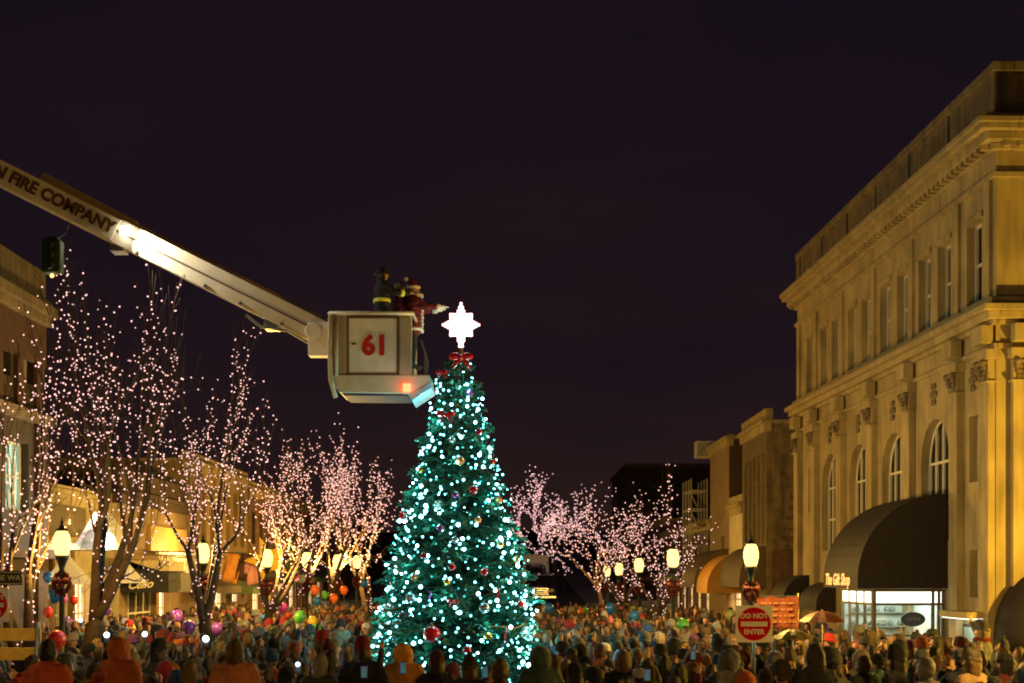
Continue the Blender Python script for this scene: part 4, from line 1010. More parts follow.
# ================================================================ VEHICLES AT THE TOP OF THE STREET
def vehicle(x, d, label, bodyc, box=False):
    X = Xp(x, d); g = gz(d)
    root = empty('van' if not box else 'box_truck', (X, d, g), 0, label, 'van' if not box else 'truck', None)
    bm_ = mat('vehicle_paint', bodyc, .3, coat=.8); W2 = .95
    mb = MB()
    sec = [(-2.3,.35),(-2.35,.75),(-2.2,1.0),(-1.35,1.12),(-.75,1.72),(.0,1.85),(2.2,1.82),(2.4,1.0),(2.4,.35)] if not box else [(-2.9,.4),(-2.95,1.1),(-2.7,1.35),(-2.3,2.1),(-1.5,2.2),(-1.45,2.75),(3.2,2.75),(3.2,.4)]
    mb.prism([(X-W2, d+y, g+z) for y, z in sec], (2*W2,0,0)); mb.build('body', bm_, root, bevel=.07)
    mb = MB()
    if not box: a, b = Vector((0,-1.33,1.14)), Vector((0,-.79,1.68))
    else: a, b = Vector((0,-2.68,1.4)), Vector((0,-2.33,2.05))
    mb.prism([Vector((X-.78,d,g))+a, Vector((X+.78,d,g))+a, Vector((X+.66,d,g))+b, Vector((X-.66,d,g))+b], (0,-.03,.02)); mb.build('windscreen', DGLASS, root)
    yf = d+sec[1][0]-.01
    for s in (-1, 1):
        mb = MB(); mb.ball((X+s*.68, yf, g+.78), .13, 10, 7, (1.3,.4,.8)); mb.build('headlight', mat('headlight_glass', (.7,.7,.65), .1, coat=1), root, True)
        for yy in ((-1.5, 1.5) if not box else (-2.0, 2.0)):
            mb = MB(); mb.tube([(X+s*.98, d+yy, g+.34), (X+s*.72, d+yy, g+.34)], .34, 18); w3 = mb.build('wheel', SHOE, root)
            mb = MB(); mb.tube([(X+s*1.0, d+yy, g+.34), (X+s*.9, d+yy, g+.34)], .18, 12); mb.build('rim', STEEL, w3)
    mb = MB()
    for z in (.52, .64, .76, .88): mb.box(X-.48, X+.48, yf-.05, yf+.03, g+z, g+z+.045)
    mb.box(X-.95, X+.95, yf-.1, yf+.05, g+.3, g+.42); mb.build('grille', mat('chrome', (.85,.85,.85), .15, metal=1), root)
vehicle(540, 92, 'dark van facing down the street with bright chrome grille bars', (.03,.02,.02))
vehicle(535, 103, 'white box truck parked behind the dark van', (.7,.68,.62), True)


# ================================================================ PEOPLE
dg_ = lambda: bpy.context.evaluated_depsgraph_get()
def capsule(mb, a, b, ra, rb, n=10, sq=(1, 1)):
    """closed tapered limb with round ends"""
    a = Vector(a); b = Vector(b); ax = (b-a); L_ = ax.length; ax = ax/L_ if L_ > 1e-6 else Vector((0,0,1))
    u = ax.orthogonal().normalized() if abs(ax.z) < .95 else Vector((1,0,0)); u = (u-ax*u.dot(ax)).normalized(); v = ax.cross(u)
    rings = []
    for k in range(4): t = math.pi/2*(1-k/3.5); rings.append((a-ax*ra*math.sin(t), ra*math.cos(t)))
    rings.append((a, ra)); rings.append((b, rb))
    for k in range(1, 5): t = math.pi/2*k/4.2; rings.append((b+ax*rb*math.sin(t), rb*math.cos(t)))
    vs = []; fs = []
    for c, r in rings:
        for k in range(n): an = 2*math.pi*k/n; vs.append(c+(u*math.cos(an)*sq[0]+v*math.sin(an)*sq[1])*max(r, 1e-4))
    m = len(rings)
    for i in range(m-1):
        for k in range(n): fs.append((i*n+k, i*n+(k+1)%n, (i+1)*n+(k+1)%n, (i+1)*n+k))
    fs.append(tuple(range(n-1,-1,-1))); fs.append(tuple((m-1)*n+k for k in range(n)))
    mb.add(vs, fs)
def remesh(mb, voxel, smooth, name, decim=None, factor=.5):
    me = mb.mesh('tmp'); o = bpy.data.objects.new('tmp', me); COL.objects.link(o)
    r = o.modifiers.new('r', 'REMESH'); r.mode = 'VOXEL'; r.voxel_size = voxel; r.use_smooth_shade = True
    if smooth: s = o.modifiers.new('s', 'SMOOTH'); s.factor = factor; s.iterations = smooth
    if decim: d = o.modifiers.new('d', 'DECIMATE'); d.ratio = decim
    bpy.context.view_layer.update()
    out = bpy.data.meshes.new_from_object(o.evaluated_get(dg_())); out.name = name
    bpy.data.objects.remove(o); bpy.data.meshes.remove(me); shade_smooth(out); return out
def V(*a): return Vector(a)
ARMS = {   # elbow, wrist, hand direction for the right side (x mirrored for the left)
 'down':   ((.27,-.03,1.13), (.25,.07,.90), (0,.25,-1)),
 'pocket': ((.30,-.09,1.14), (.20,.08,.98), (-.5,.5,-.4)),
 'phone':  ((.24,.17,1.22), (.08,.33,1.47), (-.25,.15,1)),
 'raise':  ((.27,.14,1.52), (.20,.24,1.76), (0,.1,1)),
 'fold':   ((.27,.05,1.13), (.03,.24,1.17), (-1,.2,.1)),
 'reach':  ((.25,.22,1.24), (.17,.50,1.26), (0,1,.08)),
 'wave':   ((.36,.05,1.50), (.38,.12,1.76), (.1,0,1)),
}
def hand(mb, w, d, side, curl=.5):
    d = Vector(d).normalized(); b = Vector((side, 0, 0)); b = (b-d*b.dot(d));
    b = b.normalized() if b.length > .2 else Vector((0,0,1)); n = d.cross(b)
    n = n if n.y < 0 or abs(n.y) < .3 else -n
    pc = w+d*.055
    capsule(mb, w+d*.02, w+d*.08, .030, .036, 8, (1,.8))
    for i, (o_, l_) in enumerate(((-.028,.068),(-.009,.078),(.010,.072),(.028,.056))):
        k0 = w+d*.088+b*o_; k1 = k0+(d*(1-curl*.4)+n*curl*.6).normalized()*l_*.5; k2 = k1+(d*(1-curl*.9)+n*curl).normalized()*l_*.5
        capsule(mb, k0-d*.02, k1, .0105, .0095, 6); capsule(mb, k1, k2, .0095, .008, 6)
    t0 = w+d*.035-b*.032; t1 = t0+(d*.6-b*.8).normalized()*.038; t2 = t1+(d*.9+n*.3).normalized()*.03
    capsule(mb, t0, t1, .013, .011, 6); capsule(mb, t1, t2, .011, .009, 6)
HC = V(0, .02, 1.615)
def body_mesh(la, ra, name, low=False, step=0.0):
    mb = MB()
    for s in (-1, 1):
        st = step*s
        capsule(mb, (s*.10, .0, .90), (s*.105, st*.5+.015, .49), .088, .058); capsule(mb, (s*.105, st*.5+.015, .49), (s*.11, st, .09), .056, .040)
        capsule(mb, (s*.11, st-.05, .045), (s*.12, st+.14, .04), .048, .042)
        el, wr, hd = ARMS[ra if s > 0 else la]
        sh = V(s*.175, 0, 1.405); e_ = V(s*el[0], el[1], el[2]); w_ = V(s*wr[0], wr[1], wr[2])
        capsule(mb, sh, e_, .056, .042); capsule(mb, e_, w_, .041, .028)
        if not low: hand(mb, w_, (s*hd[0], hd[1], hd[2]), s)
        else: capsule(mb, w_, w_+Vector((s*hd[0],hd[1],hd[2])).normalized()*.12, .035, .03, 6)
    capsule(mb, (0,0,.93), (0,0,1.13), .145, .13, 12, (1.05,.72)); capsule(mb, (0,0,1.13), (0,.0,1.36), .14, .15, 12, (1.15,.72))
    capsule(mb, (-.15,0,1.40), (.15,0,1.40), .07, .07, 8); capsule(mb, (0,-.01,1.38), (0,.01,1.54), .062, .055, 10)
    mb.ball(HC+V(0,-.012,.01), .1, 14, 10, (.79,.98,1.15)); mb.ball(HC+V(0,.022,-.055), .068, 12, 8, (.85,.85,1.0))
    capsule(mb, HC+V(0,.085,.02), HC+V(0,.108,-.022), .011, .016, 6)
    for s in (-1, 1):
        mb.ball(HC+V(s*.082,-.012,-.005), .024, 8, 6, (.45,.8,1.25)); capsule(mb, HC+V(s*.012,.087,.032), HC+V(s*.045,.076,.032), .011, .009, 6)
        mb.ball(HC+V(s*.042,.055,-.03), .028, 8, 6)
    capsule(mb, HC+V(-.018,.082,-.060), HC+V(.018,.082,-.060), .010, .010, 6)
    if low: me = remesh(mb, .035, 2, name, .22)
    else: me = remesh(mb, .0115, 3, name, None, .5)
    for m in (SKIN, TROUS, SHOE, EYEM, LIPM): me.materials.append(m)
    mi = []
    for p in me.polygons:
        c = p.center; k = 0
        if c.z < .11 : k = 2
        elif c.z < 1.02 and abs(c.x) < .23 and abs(c.y) < .22+abs(step) and not (c.z > .84 and abs(c.x) > .185): k = 1
        elif not low:
            q = c-HC
            if q.y > .055 and abs(q.z-.012) < .010 and .018 < abs(q.x) < .046: k = 3
            elif q.y > .07 and abs(q.z+.060) < .009 and abs(q.x) < .024: k = 4
        mi.append(k)
    me.polygons.foreach_set('material_index', mi); return me
def coat_mesh(la, ra, name, low=False, puffy=1.0, hem=.78):
    mb = MB()
    for s in (-1, 1):
        el, wr, hd = ARMS[ra if s > 0 else la]
        sh = V(s*.175, 0, 1.40); e_ = V(s*el[0], el[1], el[2]); w_ = V(s*wr[0], wr[1], wr[2])
        capsule(mb, sh, e_, .082*puffy, .066*puffy); capsule(mb, e_, e_.lerp(w_, .93), .064*puffy, .05*puffy)
    capsule(mb, (0,0,hem+.12), (0,0,1.12), .19*puffy, .172*puffy, 14, (1.08,.76)); capsule(mb, (0,0,1.10), (0,.0,1.34), .172*puffy, .18*puffy, 14, (1.12,.76))
    capsule(mb, (-.155,0,1.405), (.155,0,1.405), .085*puffy, .085*puffy, 8); capsule(mb, (0,-.015,1.40), (0,0,1.475), .105, .085, 10)
    me = remesh(mb, .04 if low else .02, 2 if low else 3, name, .3 if low else None)
    if not low:
        for v in me.vertices:
            c = v.co; n = mnoise.noise(Vector((c.x*9, c.y*9, c.z*13)))*.014+mnoise.noise(Vector((c.x*3, c.y*3, c.z*22)))*.008
            if puffy > 1.05 and (.86 < c.z < 1.42 or abs(c.x) > .2): n += .013*abs(math.sin(c.z*math.pi/.085))-.006
            v.co = c+v.normal*n
    for v in me.vertices:
        if v.co.z < hem: v.co.z = hem
    me.materials.append(CLOTH); return me
def head_shell(scale=(1,1,1), face=True, long=0, m=HAIRB, name='hair', seed=0):
    """hair: a shell over the skull, open at the face, optionally falling to the shoulders"""
    mb = MB(); n, mm = 20, 16; rr = random.Random(seed)
    r0 = Vector((.094*scale[0], .112*scale[1], .128*scale[2])); c = HC+V(0,-.018,.018)
    vs = []
    for i in range(mm+1):
        t = math.pi*i/mm
        for k in range(n):
            a = 2*math.pi*k/n; d = Vector((math.sin(t)*math.cos(a), math.sin(t)*math.sin(a), math.cos(t)))
            p = c+Vector((d.x*r0.x, d.y*r0.y, d.z*r0.z)); p += d*(rr.uniform(-.006,.009)+.008*mnoise.noise(Vector((d.x*6,d.y*6,d.z*1.5))))
            if d.z < -.1:
                if long: 
                    f = min(1, (-.1-d.z)/.7); p.z -= f*.17*long; p.x *= 1+.25*f*long; p.y = p.y-.02*f
                    if i == mm: p = c+V(0,-.05,-.29*long)
            if d.y > .25 and d.z < .62:        # face opening
                p.y = min(p.y, HC.y+.03); p.x *= .92
                if abs(d.x) < .6: p.y = min(p.y, HC.y-.03)
            vs.append(p)
    fs = []
    for i in range(mm):
        for k in range(n): fs.append((i*n+k, (i+1)*n+k, (i+1)*n+(k+1)%n, i*n+(k+1)%n))
    mb.add(vs, fs); return mb.mesh(name, m, True)
def beanie(pom=False, tall=1.0):
    mb = MB(); prof = [(.100,0),(.108,.004),(.110,.03),(.107,.048),(.101,.052),(.104,.075),(.098,.11*tall),(.082,.145*tall),(.05,.168*tall),(.01,.176*tall)]
    mb.lathe(prof, 20); mb.v = [(HC.x+v[0]*.95, HC.y-.012+v[1]*1.14, HC.z+.022+v[2]+v[1]*.18) for v in mb.v]
    if pom: mb.ball(HC+V(0,-.03,.205*tall), .042, 8, 6)
    return mb.mesh('beanie' if not pom else 'pompom_hat', KNIT, True)
def hood(fur=False, up=True):
    mb = MB(); n, mm = 22, 12; r0 = Vector((.128,.138,.148)); c = HC+V(0,-.02,-.005); vs = []
    for i in range(mm+1):
        t = math.pi*i/mm
        for k in range(n):
            a = 2*math.pi*k/n; d = Vector((math.sin(t)*math.cos(a), math.sin(t)*math.sin(a), math.cos(t)))
            p = c+Vector((d.x*r0.x, d.y*r0.y, d.z*r0.z*(1.0 if d.z > 0 else 1.25)))
            if d.z > .3: p.y -= .012*(d.z)
            if d.y > .45: p.y = c.y+.45*r0.y+(-.06 if (abs(d.x) < .62 and abs(d.z) < .72) else .012)
            p += d*(mnoise.noise(d*3)*.016+mnoise.noise(Vector((d.x*2,d.y*2,d.z*9)))*.012); vs.append(p)
    fs = []
    for i in range(mm):
        for k in range(n): fs.append((i*n+k, (i+1)*n+k, (i+1)*n+(k+1)%n, i*n+(k+1)%n))
    mb.add(vs, fs); me = mb.mesh('hood', CLOTH, True); return me
def fur_ring():
    mb = MB(); rr = random.Random(4)
    for k in range(26):
        a = 2*math.pi*k/26; mb.ball(HC+V(math.cos(a)*.112, .05+rr.uniform(-.01,.01), math.sin(a)*.135-.005), .027+rr.random()*.01, 6, 4)
    return mb.mesh('fur_trim', HAIRB, True)
def scarf_mesh():
    mb = MB(); pts = [V(math.cos(a)*.1, .005+math.sin(a)*.095, 1.495+.012*math.sin(3*a)) for a in [2*math.pi*k/16 for k in range(17)]]
    mb.tube(pts, .036, 8); capsule(mb, (.04,.115,1.48), (.06,.17,1.2), .035, .03, 6); return mb.mesh('scarf', KNIT, True)
def santa_hat():
    mb = MB(); mb.lathe([(.105,0),(.1,.04),(.075,.11),(.04,.17),(.012,.21)], 14); mb.v = [(HC.x+v[0], HC.y-.012+v[1]*1.1-.5*max(0,v[2]-.08), HC.z+.05+v[2]) for v in mb.v]; me = mb.mesh('red_hat', KNIT, True); return me
def cap_mesh():
    mb = MB(); mb.lathe([(.102,0),(.104,.03),(.096,.08),(.065,.115),(.01,.125)], 16); mb.v = [(HC.x+v[0]*.95, HC.y-.01+v[1]*1.1, HC.z+.035+v[2]) for v in mb.v]
    mb.prism([HC+V(-.075,.07,.042), HC+V(.075,.07,.042), HC+V(.055,.165,.030), HC+V(-.055,.165,.030)], (0,0,.008)); return mb.mesh('cap', CLOTH, True)
POSES = {'standing with arms down':('down','down'), 'hands in pockets':('pocket','pocket'), 'filming with both hands':('phone','phone'), 'holding one arm up':('down','raise'), 'arms folded':('fold','fold'), 'waving':('pocket','wave')}
TB = {}; TCt = {}
for k, (la, ra) in POSES.items():
    TB[k] = body_mesh(la, ra, 'person'); TCt[k] = [coat_mesh(la, ra, 'coat'), coat_mesh(la, ra, 'coat', puffy=1.14, hem=.84)]
HM = {'short': head_shell(), 'long': head_shell(long=1.0, scale=(1.08,1.05,1.03)), 'mid': head_shell(long=.5, scale=(1.08,1.06,1.02), seed=3), 'beanie': beanie(), 'pom': beanie(True, .95), 'tall': beanie(False, 1.25), 'hood': hood(), 'fur': fur_ring(), 'scarf': scarf_mesh(), 'cap': cap_mesh(), 'santa': santa_hat()}
HM['bald_fringe'] = head_shell(scale=(.98,.98,.8))
def relief(m, kind):
    t = m.node_tree; b = t.nodes['Principled BSDF']; co = t.nodes.new('ShaderNodeTexCoord'); mp = t.nodes.new('ShaderNodeMapping')
    t.links.new(co.outputs['Object'], mp.inputs[0]); bp = t.nodes.new('ShaderNodeBump')
    if kind == 'hair': n = t.nodes.new('ShaderNodeTexNoise'); mp.inputs['Scale'].default_value = (55,55,5); n.inputs['Detail'].default_value = 4; bp.inputs['Distance'].default_value = .03
    else: n = t.nodes.new('ShaderNodeTexWave'); mp.inputs['Scale'].default_value = (18,18,30); n.inputs['Distortion'].default_value = 2.0; bp.inputs['Distance'].default_value = .012
    t.links.new(mp.outputs[0], n.inputs['Vector']); t.links.new(n.outputs[0 if kind == 'hair' else 'Fac'], bp.inputs['Height']); bp.inputs['Strength'].default_value = 1.0
    t.links.new(bp.outputs[0], b.inputs['Normal'])
relief(HAIRB, 'hair'); relief(KNIT, 'knit')
PAL = {'black':(.012,.012,.014),'navy':(.015,.02,.05),'dark grey':(.045,.045,.05),'brown':(.08,.045,.025),'maroon':(.11,.015,.02),'tan':(.15,.09,.045),'olive':(.07,.07,.03),'purple':(.11,.03,.13),'grey':(.11,.11,.12),'cream':(.26,.22,.17),'red':(.30,.012,.014),'orange':(.42,.10,.02),'pink':(.30,.08,.12),'teal':(.03,.14,.15),'white':(.38,.37,.36),'blue':(.04,.10,.32),'yellow':(.6,.42,.05), 'rust':(.38,.09,.03)}
COATP = ['black']*12+['navy']*5+['dark grey']*4+['brown']*5+['maroon']*3+['tan']*3+['olive']*2+['purple']*2+['grey']*3+['cream']*1+['red']*2+['rust']+['pink']+['teal']+['blue']+['orange']
HATP = ['black']*6+['dark grey']*4+['grey']*3+['cream']*1+['red']*1+['white']*2+['purple']+['pink']+['maroon']*2+['brown']+['navy']+['tan']+['olive']+['blue']
HAIRP = {'black hair':(.012,.009,.007),'dark brown hair':(.035,.018,.010),'brown hair':(.09,.045,.02),'light brown hair':(.13,.07,.03),'blonde hair':(.28,.17,.07),'grey hair':(.32,.30,.28)}
HAIRW = ['black hair']*2+['dark brown hair']*4+['brown hair']*4+['light brown hair']*3+['blonde hair']*2+['grey hair']
PEOPLE = []; LINKED = set()
def person(X, Y, rz, pose, coat, head, headcol, hair, scale=1.0, puffy=0, scarf=None, wid=1.0, z=None, extra=None, label=None, group='people in the crowd', child=False, coatcol=None):
    o = bpy.data.objects.new('person', TB[pose]); COL.objects.link(o); o['category'] = 'person'
    if group: o['group'] = group
    o.location = (X, Y, gz(Y) if z is None else z); o.rotation_euler = (0, 0, rz); o.scale = (scale*wid, scale*wid, scale)
    def kid(me, col, sc_=None, name=None):
        c = bpy.data.objects.new(name or me.name.split('.')[0], me); COL.objects.link(c); c.parent = o
        c.color = (*col, 1); 
        if sc_: c.scale = sc_
        return c
    cc = coatcol or PAL[coat]
    kid(TCt[pose][puffy], cc)
    hc = HAIRP[hair]; hk = {'short':'short','long':'long','mid':'mid'}
    if head in ('short','long','mid'): kid(HM[head], hc)
    elif head == 'hood': kid(HM['hood'], PAL[headcol] if headcol else cc)
    elif head == 'furhood': kid(HM['hood'], cc); kid(HM['fur'], (.45,.38,.28))
    else:
        kid(HM[head], PAL[headcol]); kid(HM['mid' if (X*7.3) % 1 > .5 else 'bald_fringe'] if head != 'longbeanie' else HM['long'], hc)
    if scarf: kid(HM['scarf'], PAL[scarf])
    PEOPLE.append(dict(o=o, coat=coat, head=head, headcol=headcol, hair=hair, pose=pose, child=child, scarf=scarf, label=label, X=X, Y=Y, z=o.location.z, s=scale))
    return o
def headwords(p):
    h = p['head']
    return {'short': 'short '+p['hair'], 'long':'long '+p['hair'], 'mid':'chin length '+p['hair'], 'beanie': f"{p['headcol']} beanie", 'pom': f"{p['headcol']} pompom hat", 'tall': f"tall {p['headcol']} beanie", 'hood': 'hood up', 'furhood': 'fur trimmed hood up', 'cap': f"{p['headcol']} cap", 'santa': 'red santa hat'}[h]

rr = random.Random(77)
taken = []     # (x, y, radius) kept clear: tree, trunks, posts
taken += [(TX, TY, 1.75)]
for a in LT: taken.append(((a[0]-512)/F*a[1], a[1], .45))
for a in lamps: taken.append(((a[0]-512)/F*a[2], a[2], .3))
for x, y, d in ((754,624,24),(-8,605,24),(8,578,24),(20,640,20.5),(777,613,30)): taken.append((Xp(x,d), d, .3))
def free(X, Y, r=.27): return all((X-a)**2+(Y-b)**2 > (c+r)**2 for a, b, c in taken)
def face_tree(X, Y, j=.35): return math.atan2(TX-X, -(TY-Y))*-1*-1 if False else math.atan2(-(TX-X), (TY-Y))+rr.gauss(0, j)
def hero(x, ytop, d, H, **k):
    """a person whose head top is seen at (x, ytop)"""
    X = Xp(x, d); zt = Z(ytop, d); g = .12 if d < 16.4 else GL; s = (zt-g)/1.745
    s = max(.6, min(1.12, s)); taken.append((X, d, .22))
    rz = k.pop('rz', None); k['z'] = g
    return person(X, d, face_tree(X, d, .1) if rz is None else rz, scale=s, **k)
ST, PK, PH, UP, FD, WV = list(POSES)
HERO = [
 (48,641,14.6,dict(pose=PK,coat='orange',coatcol=(.55,.09,.03),head='short',headcol=None,hair='black hair',puffy=1,label='person in bright red orange puffy jacket with black hair, at the bottom left corner')),
 (119,638,15.2,dict(pose=PK,coat='rust',head='hood',headcol=None,hair='brown hair',puffy=1,label='person in rust orange hooded coat with the hood up, below the purple balloon')),
 (190,662,15.0,dict(pose=ST,coat='olive',head='long',headcol=None,hair='blonde hair',puffy=0,label='person with blonde hair between two orange coats at the bottom edge')),
 (235,641,15.0,dict(pose=ST,coat='tan',coatcol=(.55,.20,.08),head='long',headcol=None,hair='light brown hair',puffy=1,label='person in salmon tan coat with long light brown hair at the bottom edge')),
 (362,641,15.6,dict(pose=PK,coat='black',head='beanie',headcol='red',hair='dark brown hair',puffy=1,label='person in black coat and bright red knit hat, just left of the fir')),
 (403,644,16.0,dict(pose=PH,coat='yellow',coatcol=(.62,.26,.03),head='hood',headcol=None,hair='brown hair',puffy=1,label='person in golden orange hooded jacket filming the fir with a phone')),
 (320,655,15.3,dict(pose=ST,coat='dark grey',head='mid',headcol=None,hair='grey hair',puffy=0,label='person with fluffy grey hair and dark coat at the bottom, left of the red hat')),
 (345,656,15.9,dict(pose=ST,coat='grey',head='pom',headcol='white',hair='brown hair',puffy=0,label='person in white pompom hat right beside the bright red hat')),
 (541,648,15.5,dict(pose=ST,coat='teal',coatcol=(.05,.09,.09),head='furhood',headcol=None,hair='brown hair',puffy=1,label='person in grey green fur trimmed hood at the bottom right of the fir')),
 (437,655,15.9,dict(pose=PK,coat='black',head='beanie',headcol='maroon',hair='brown hair',puffy=1,label='person in black coat and maroon beanie against the foot of the fir')),
 (470,660,14.9,dict(pose=ST,coat='navy',head='pom',headcol='dark grey',hair='brown hair',puffy=1,label='person in dark grey pompom hat at the foot of the fir, bottom centre')),
 (500,650,16.6,dict(pose=PH,coat='maroon',head='short',headcol=None,hair='brown hair',puffy=0,label='person in maroon coat filming in front of the lower right of the fir')),
 (575,668,14.2,dict(pose=PK,coat='black',head='beanie',headcol='black',hair='black hair',puffy=1,label='person in black beanie just left of the low red balloon')),
 (815,646,14.0,dict(pose=ST,coat='black',head='mid',headcol=None,hair='dark brown hair',puffy=1,label='person with dark chin length hair, large at the bottom below the orange banner')),
 (783,665,13.9,dict(pose=ST,coat='rust',head='beanie',headcol='brown',hair='brown hair',puffy=0,label='person in rust coat and brown beanie at the bottom right')),
 (729,646,19.0,dict(pose=PK,coat='grey',head='hood',headcol=None,hair='brown hair',puffy=1,label='person in pale grey hood left of the no entry sign post')),
 (922,641,24.0,dict(pose=PK,coat='tan',head='beanie',headcol='orange',hair='brown hair',puffy=0,label='person in orange beanie standing in front of the lit shop window')),
 (933,647,23.4,dict(pose=PK,coat='black',head='short',headcol=None,hair='black hair',puffy=0,label='person with short black hair right beside the orange beanie at the shop window')),
 (860,650,22.0,dict(pose=PK,coat='dark grey',head='hood',headcol='cream',hair='brown hair',puffy=0,label='person in cream hood at the left end of the lit shop window')),
 (897,652,19.5,dict(pose=ST,coat='black',head='tall',headcol='black',hair='black hair',puffy=1,label='person in tall black beanie in front of the lit shop window')),
 (1006,655,20.0,dict(pose=PK,coat='maroon',head='cap',headcol='black',hair='black hair',puffy=0,label='person in maroon coat and black cap at the right edge')),
 (926,658,17.5,dict(pose=ST,coat='grey',head='short',headcol=None,hair='grey hair',puffy=0,label='person with short grey hair in front of the shop door')),
 (972,646,18.6,dict(pose=PK,coat='cream',coatcol=(.4,.25,.12),head='pom',headcol='cream',hair='blonde hair',puffy=0,label='person in cream pompom hat before the lit entrance ledge')),
]
for x, y, d, k in HERO: hero(x, y, d, None, **k)
def attrs():
    head = rr.choices(['short','long','mid','beanie','pom','tall','hood','furhood','cap','santa'], [24,16,11,22,7,3,5,4,6,.5])[0]
    coat = rr.choice(COATP); hc = rr.choice(HATP) if head in ('beanie','pom','tall','cap') else ('red' if head == 'santa' else None)
    return dict(coat=coat, head=head, headcol=hc, hair=rr.choice(HAIRW), puffy=int(rr.random()<.45), scarf=(rr.choice(HATP) if rr.random()<.14 else None), wid=rr.uniform(.96,1.06))
# the rest of the crowd, nearest first
spots = []
Y = 16.9
while Y < 60:
    half = .375*Y; x0 = max(-half, -11.4); x1 = min(half, 9.0 if Y < 30 else 8.0)
    X = x0+rr.random()*.4
    while X < x1:
        xx, yy = X+rr.gauss(0,.11), Y+rr.gauss(0,.13)
        dens = .97 if yy < 50 else .97-(yy-50)/16
        if xx > 4.8 and yy > 36: dens *= .45
        if abs(xx-TX*yy/TY*.98) < 1.9*yy/28 and 18.3 < yy < 28: continue_ = True
        else: continue_ = False
        if not continue_ and rr.random() < dens and free(xx, yy): spots.append((yy, xx)); taken.append((xx, yy, .12))
        X += .63
    Y += .60
spots.sort()
NI = 300-len(HERO)
poseW = lambda Y_: rr.choices(list(POSES), [30,24,15,13,10,4])[0]
for yy, xx in spots[:NI]:
    child = rr.random() < .10; s = rr.gauss(.97, .06) if not child else rr.uniform(.62,.8)
    
    person(xx, yy, face_tree(xx, yy), poseW(yy), scale=s, child=child, **attrs())
print('crowd', len(spots), 'individual', NI)
# everyone farther back: one crowd
LB = {k: body_mesh(*POSES[k], 'low', True) for k in POSES}; LC = {k: coat_mesh(*POSES[k], 'low', True) for k in POSES}
def arr(me):
    v = np.empty(len(me.vertices)*3, 'f'); me.vertices.foreach_get('co', v); me.calc_loop_triangles()
    f = np.empty(len(me.loop_triangles)*3, 'i'); me.loop_triangles.foreach_get('vertices', f)
    mi = np.empty(len(me.loop_triangles), 'i'); me.loop_triangles.foreach_get('material_index', mi)
    return v.reshape(-1,3), f.reshape(-1,3), mi
AR = {('b',k): arr(LB[k]) for k in LB}; AR.update({('c',k): arr(LC[k]) for k in LC}); AR.update({('h',k): arr(HM[k]) for k in HM})
VV, FF, CC = [], [], []; nv = 0
def put(key, Mx, cols):
    global nv
    v, f, mi = AR[key]; w_ = v @ np.array(Mx.to_3x3()).T+np.array(Mx.translation)
    VV.append(w_); FF.append(f+nv); CC.append(np.array([cols[min(i, len(cols)-1)] for i in mi], 'f')); nv += len(v)
for yy, xx in spots[NI:]:
    child = rr.random() < .08; s = rr.gauss(.975,.045) if not child else rr.uniform(.62,.8); a = attrs(); k = poseW(yy)
    Mx = Matrix.Translation((xx, yy, gz(yy))) @ Matrix.Rotation(face_tree(xx, yy), 4, 'Z') @ Matrix.Scale(s, 4)
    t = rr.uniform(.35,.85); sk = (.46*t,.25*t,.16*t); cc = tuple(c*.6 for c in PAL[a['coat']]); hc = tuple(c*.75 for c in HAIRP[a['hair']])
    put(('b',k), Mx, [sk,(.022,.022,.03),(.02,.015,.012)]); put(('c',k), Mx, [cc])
    h = a['head']
    if h in ('short','long','mid'): put(('h',h), Mx, [hc])
    elif h in ('hood','furhood'): put(('h','hood'), Mx, [cc]);
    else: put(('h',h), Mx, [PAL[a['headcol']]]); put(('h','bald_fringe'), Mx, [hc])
if VV:
    me = bpy.data.meshes.new('crowd'); v = np.concatenate(VV); f = np.concatenate(FF); c = np.concatenate(CC)
    me.vertices.add(len(v)); me.vertices.foreach_set('co', v.astype('f').ravel()); me.loops.add(len(f)*3); me.loops.foreach_set('vertex_index', f.astype('i').ravel())
    me.polygons.add(len(f)); me.polygons.foreach_set('loop_start', np.arange(0, len(f)*3, 3, dtype='i')); me.update(calc_edges=True); me.validate(); shade_smooth(me); print('crowd verts', len(v), 'tris', len(f))
    ca = me.color_attributes.new('cloth', 'FLOAT_COLOR', 'CORNER'); c4 = np.ones((len(c)*3, 4), 'f'); c4[:, :3] = np.repeat(c, 3, 0); ca.data.foreach_set('color', c4.ravel())
    cm_ = bpy.data.materials.new('crowd_clothes'); cm_.use_nodes = True; t = cm_.node_tree; b = t.nodes['Principled BSDF']; b.inputs['Roughness'].default_value = .8
    at = t.nodes.new('ShaderNodeAttribute'); at.attribute_name = 'cloth'; t.links.new(at.outputs['Color'], b.inputs['Base Color']); me.materials.append(cm_)
    o = link_mesh('crowd', me); tag(o, 'dense mass of people in winter coats filling the street beyond the fir', None, None, 'stuff')

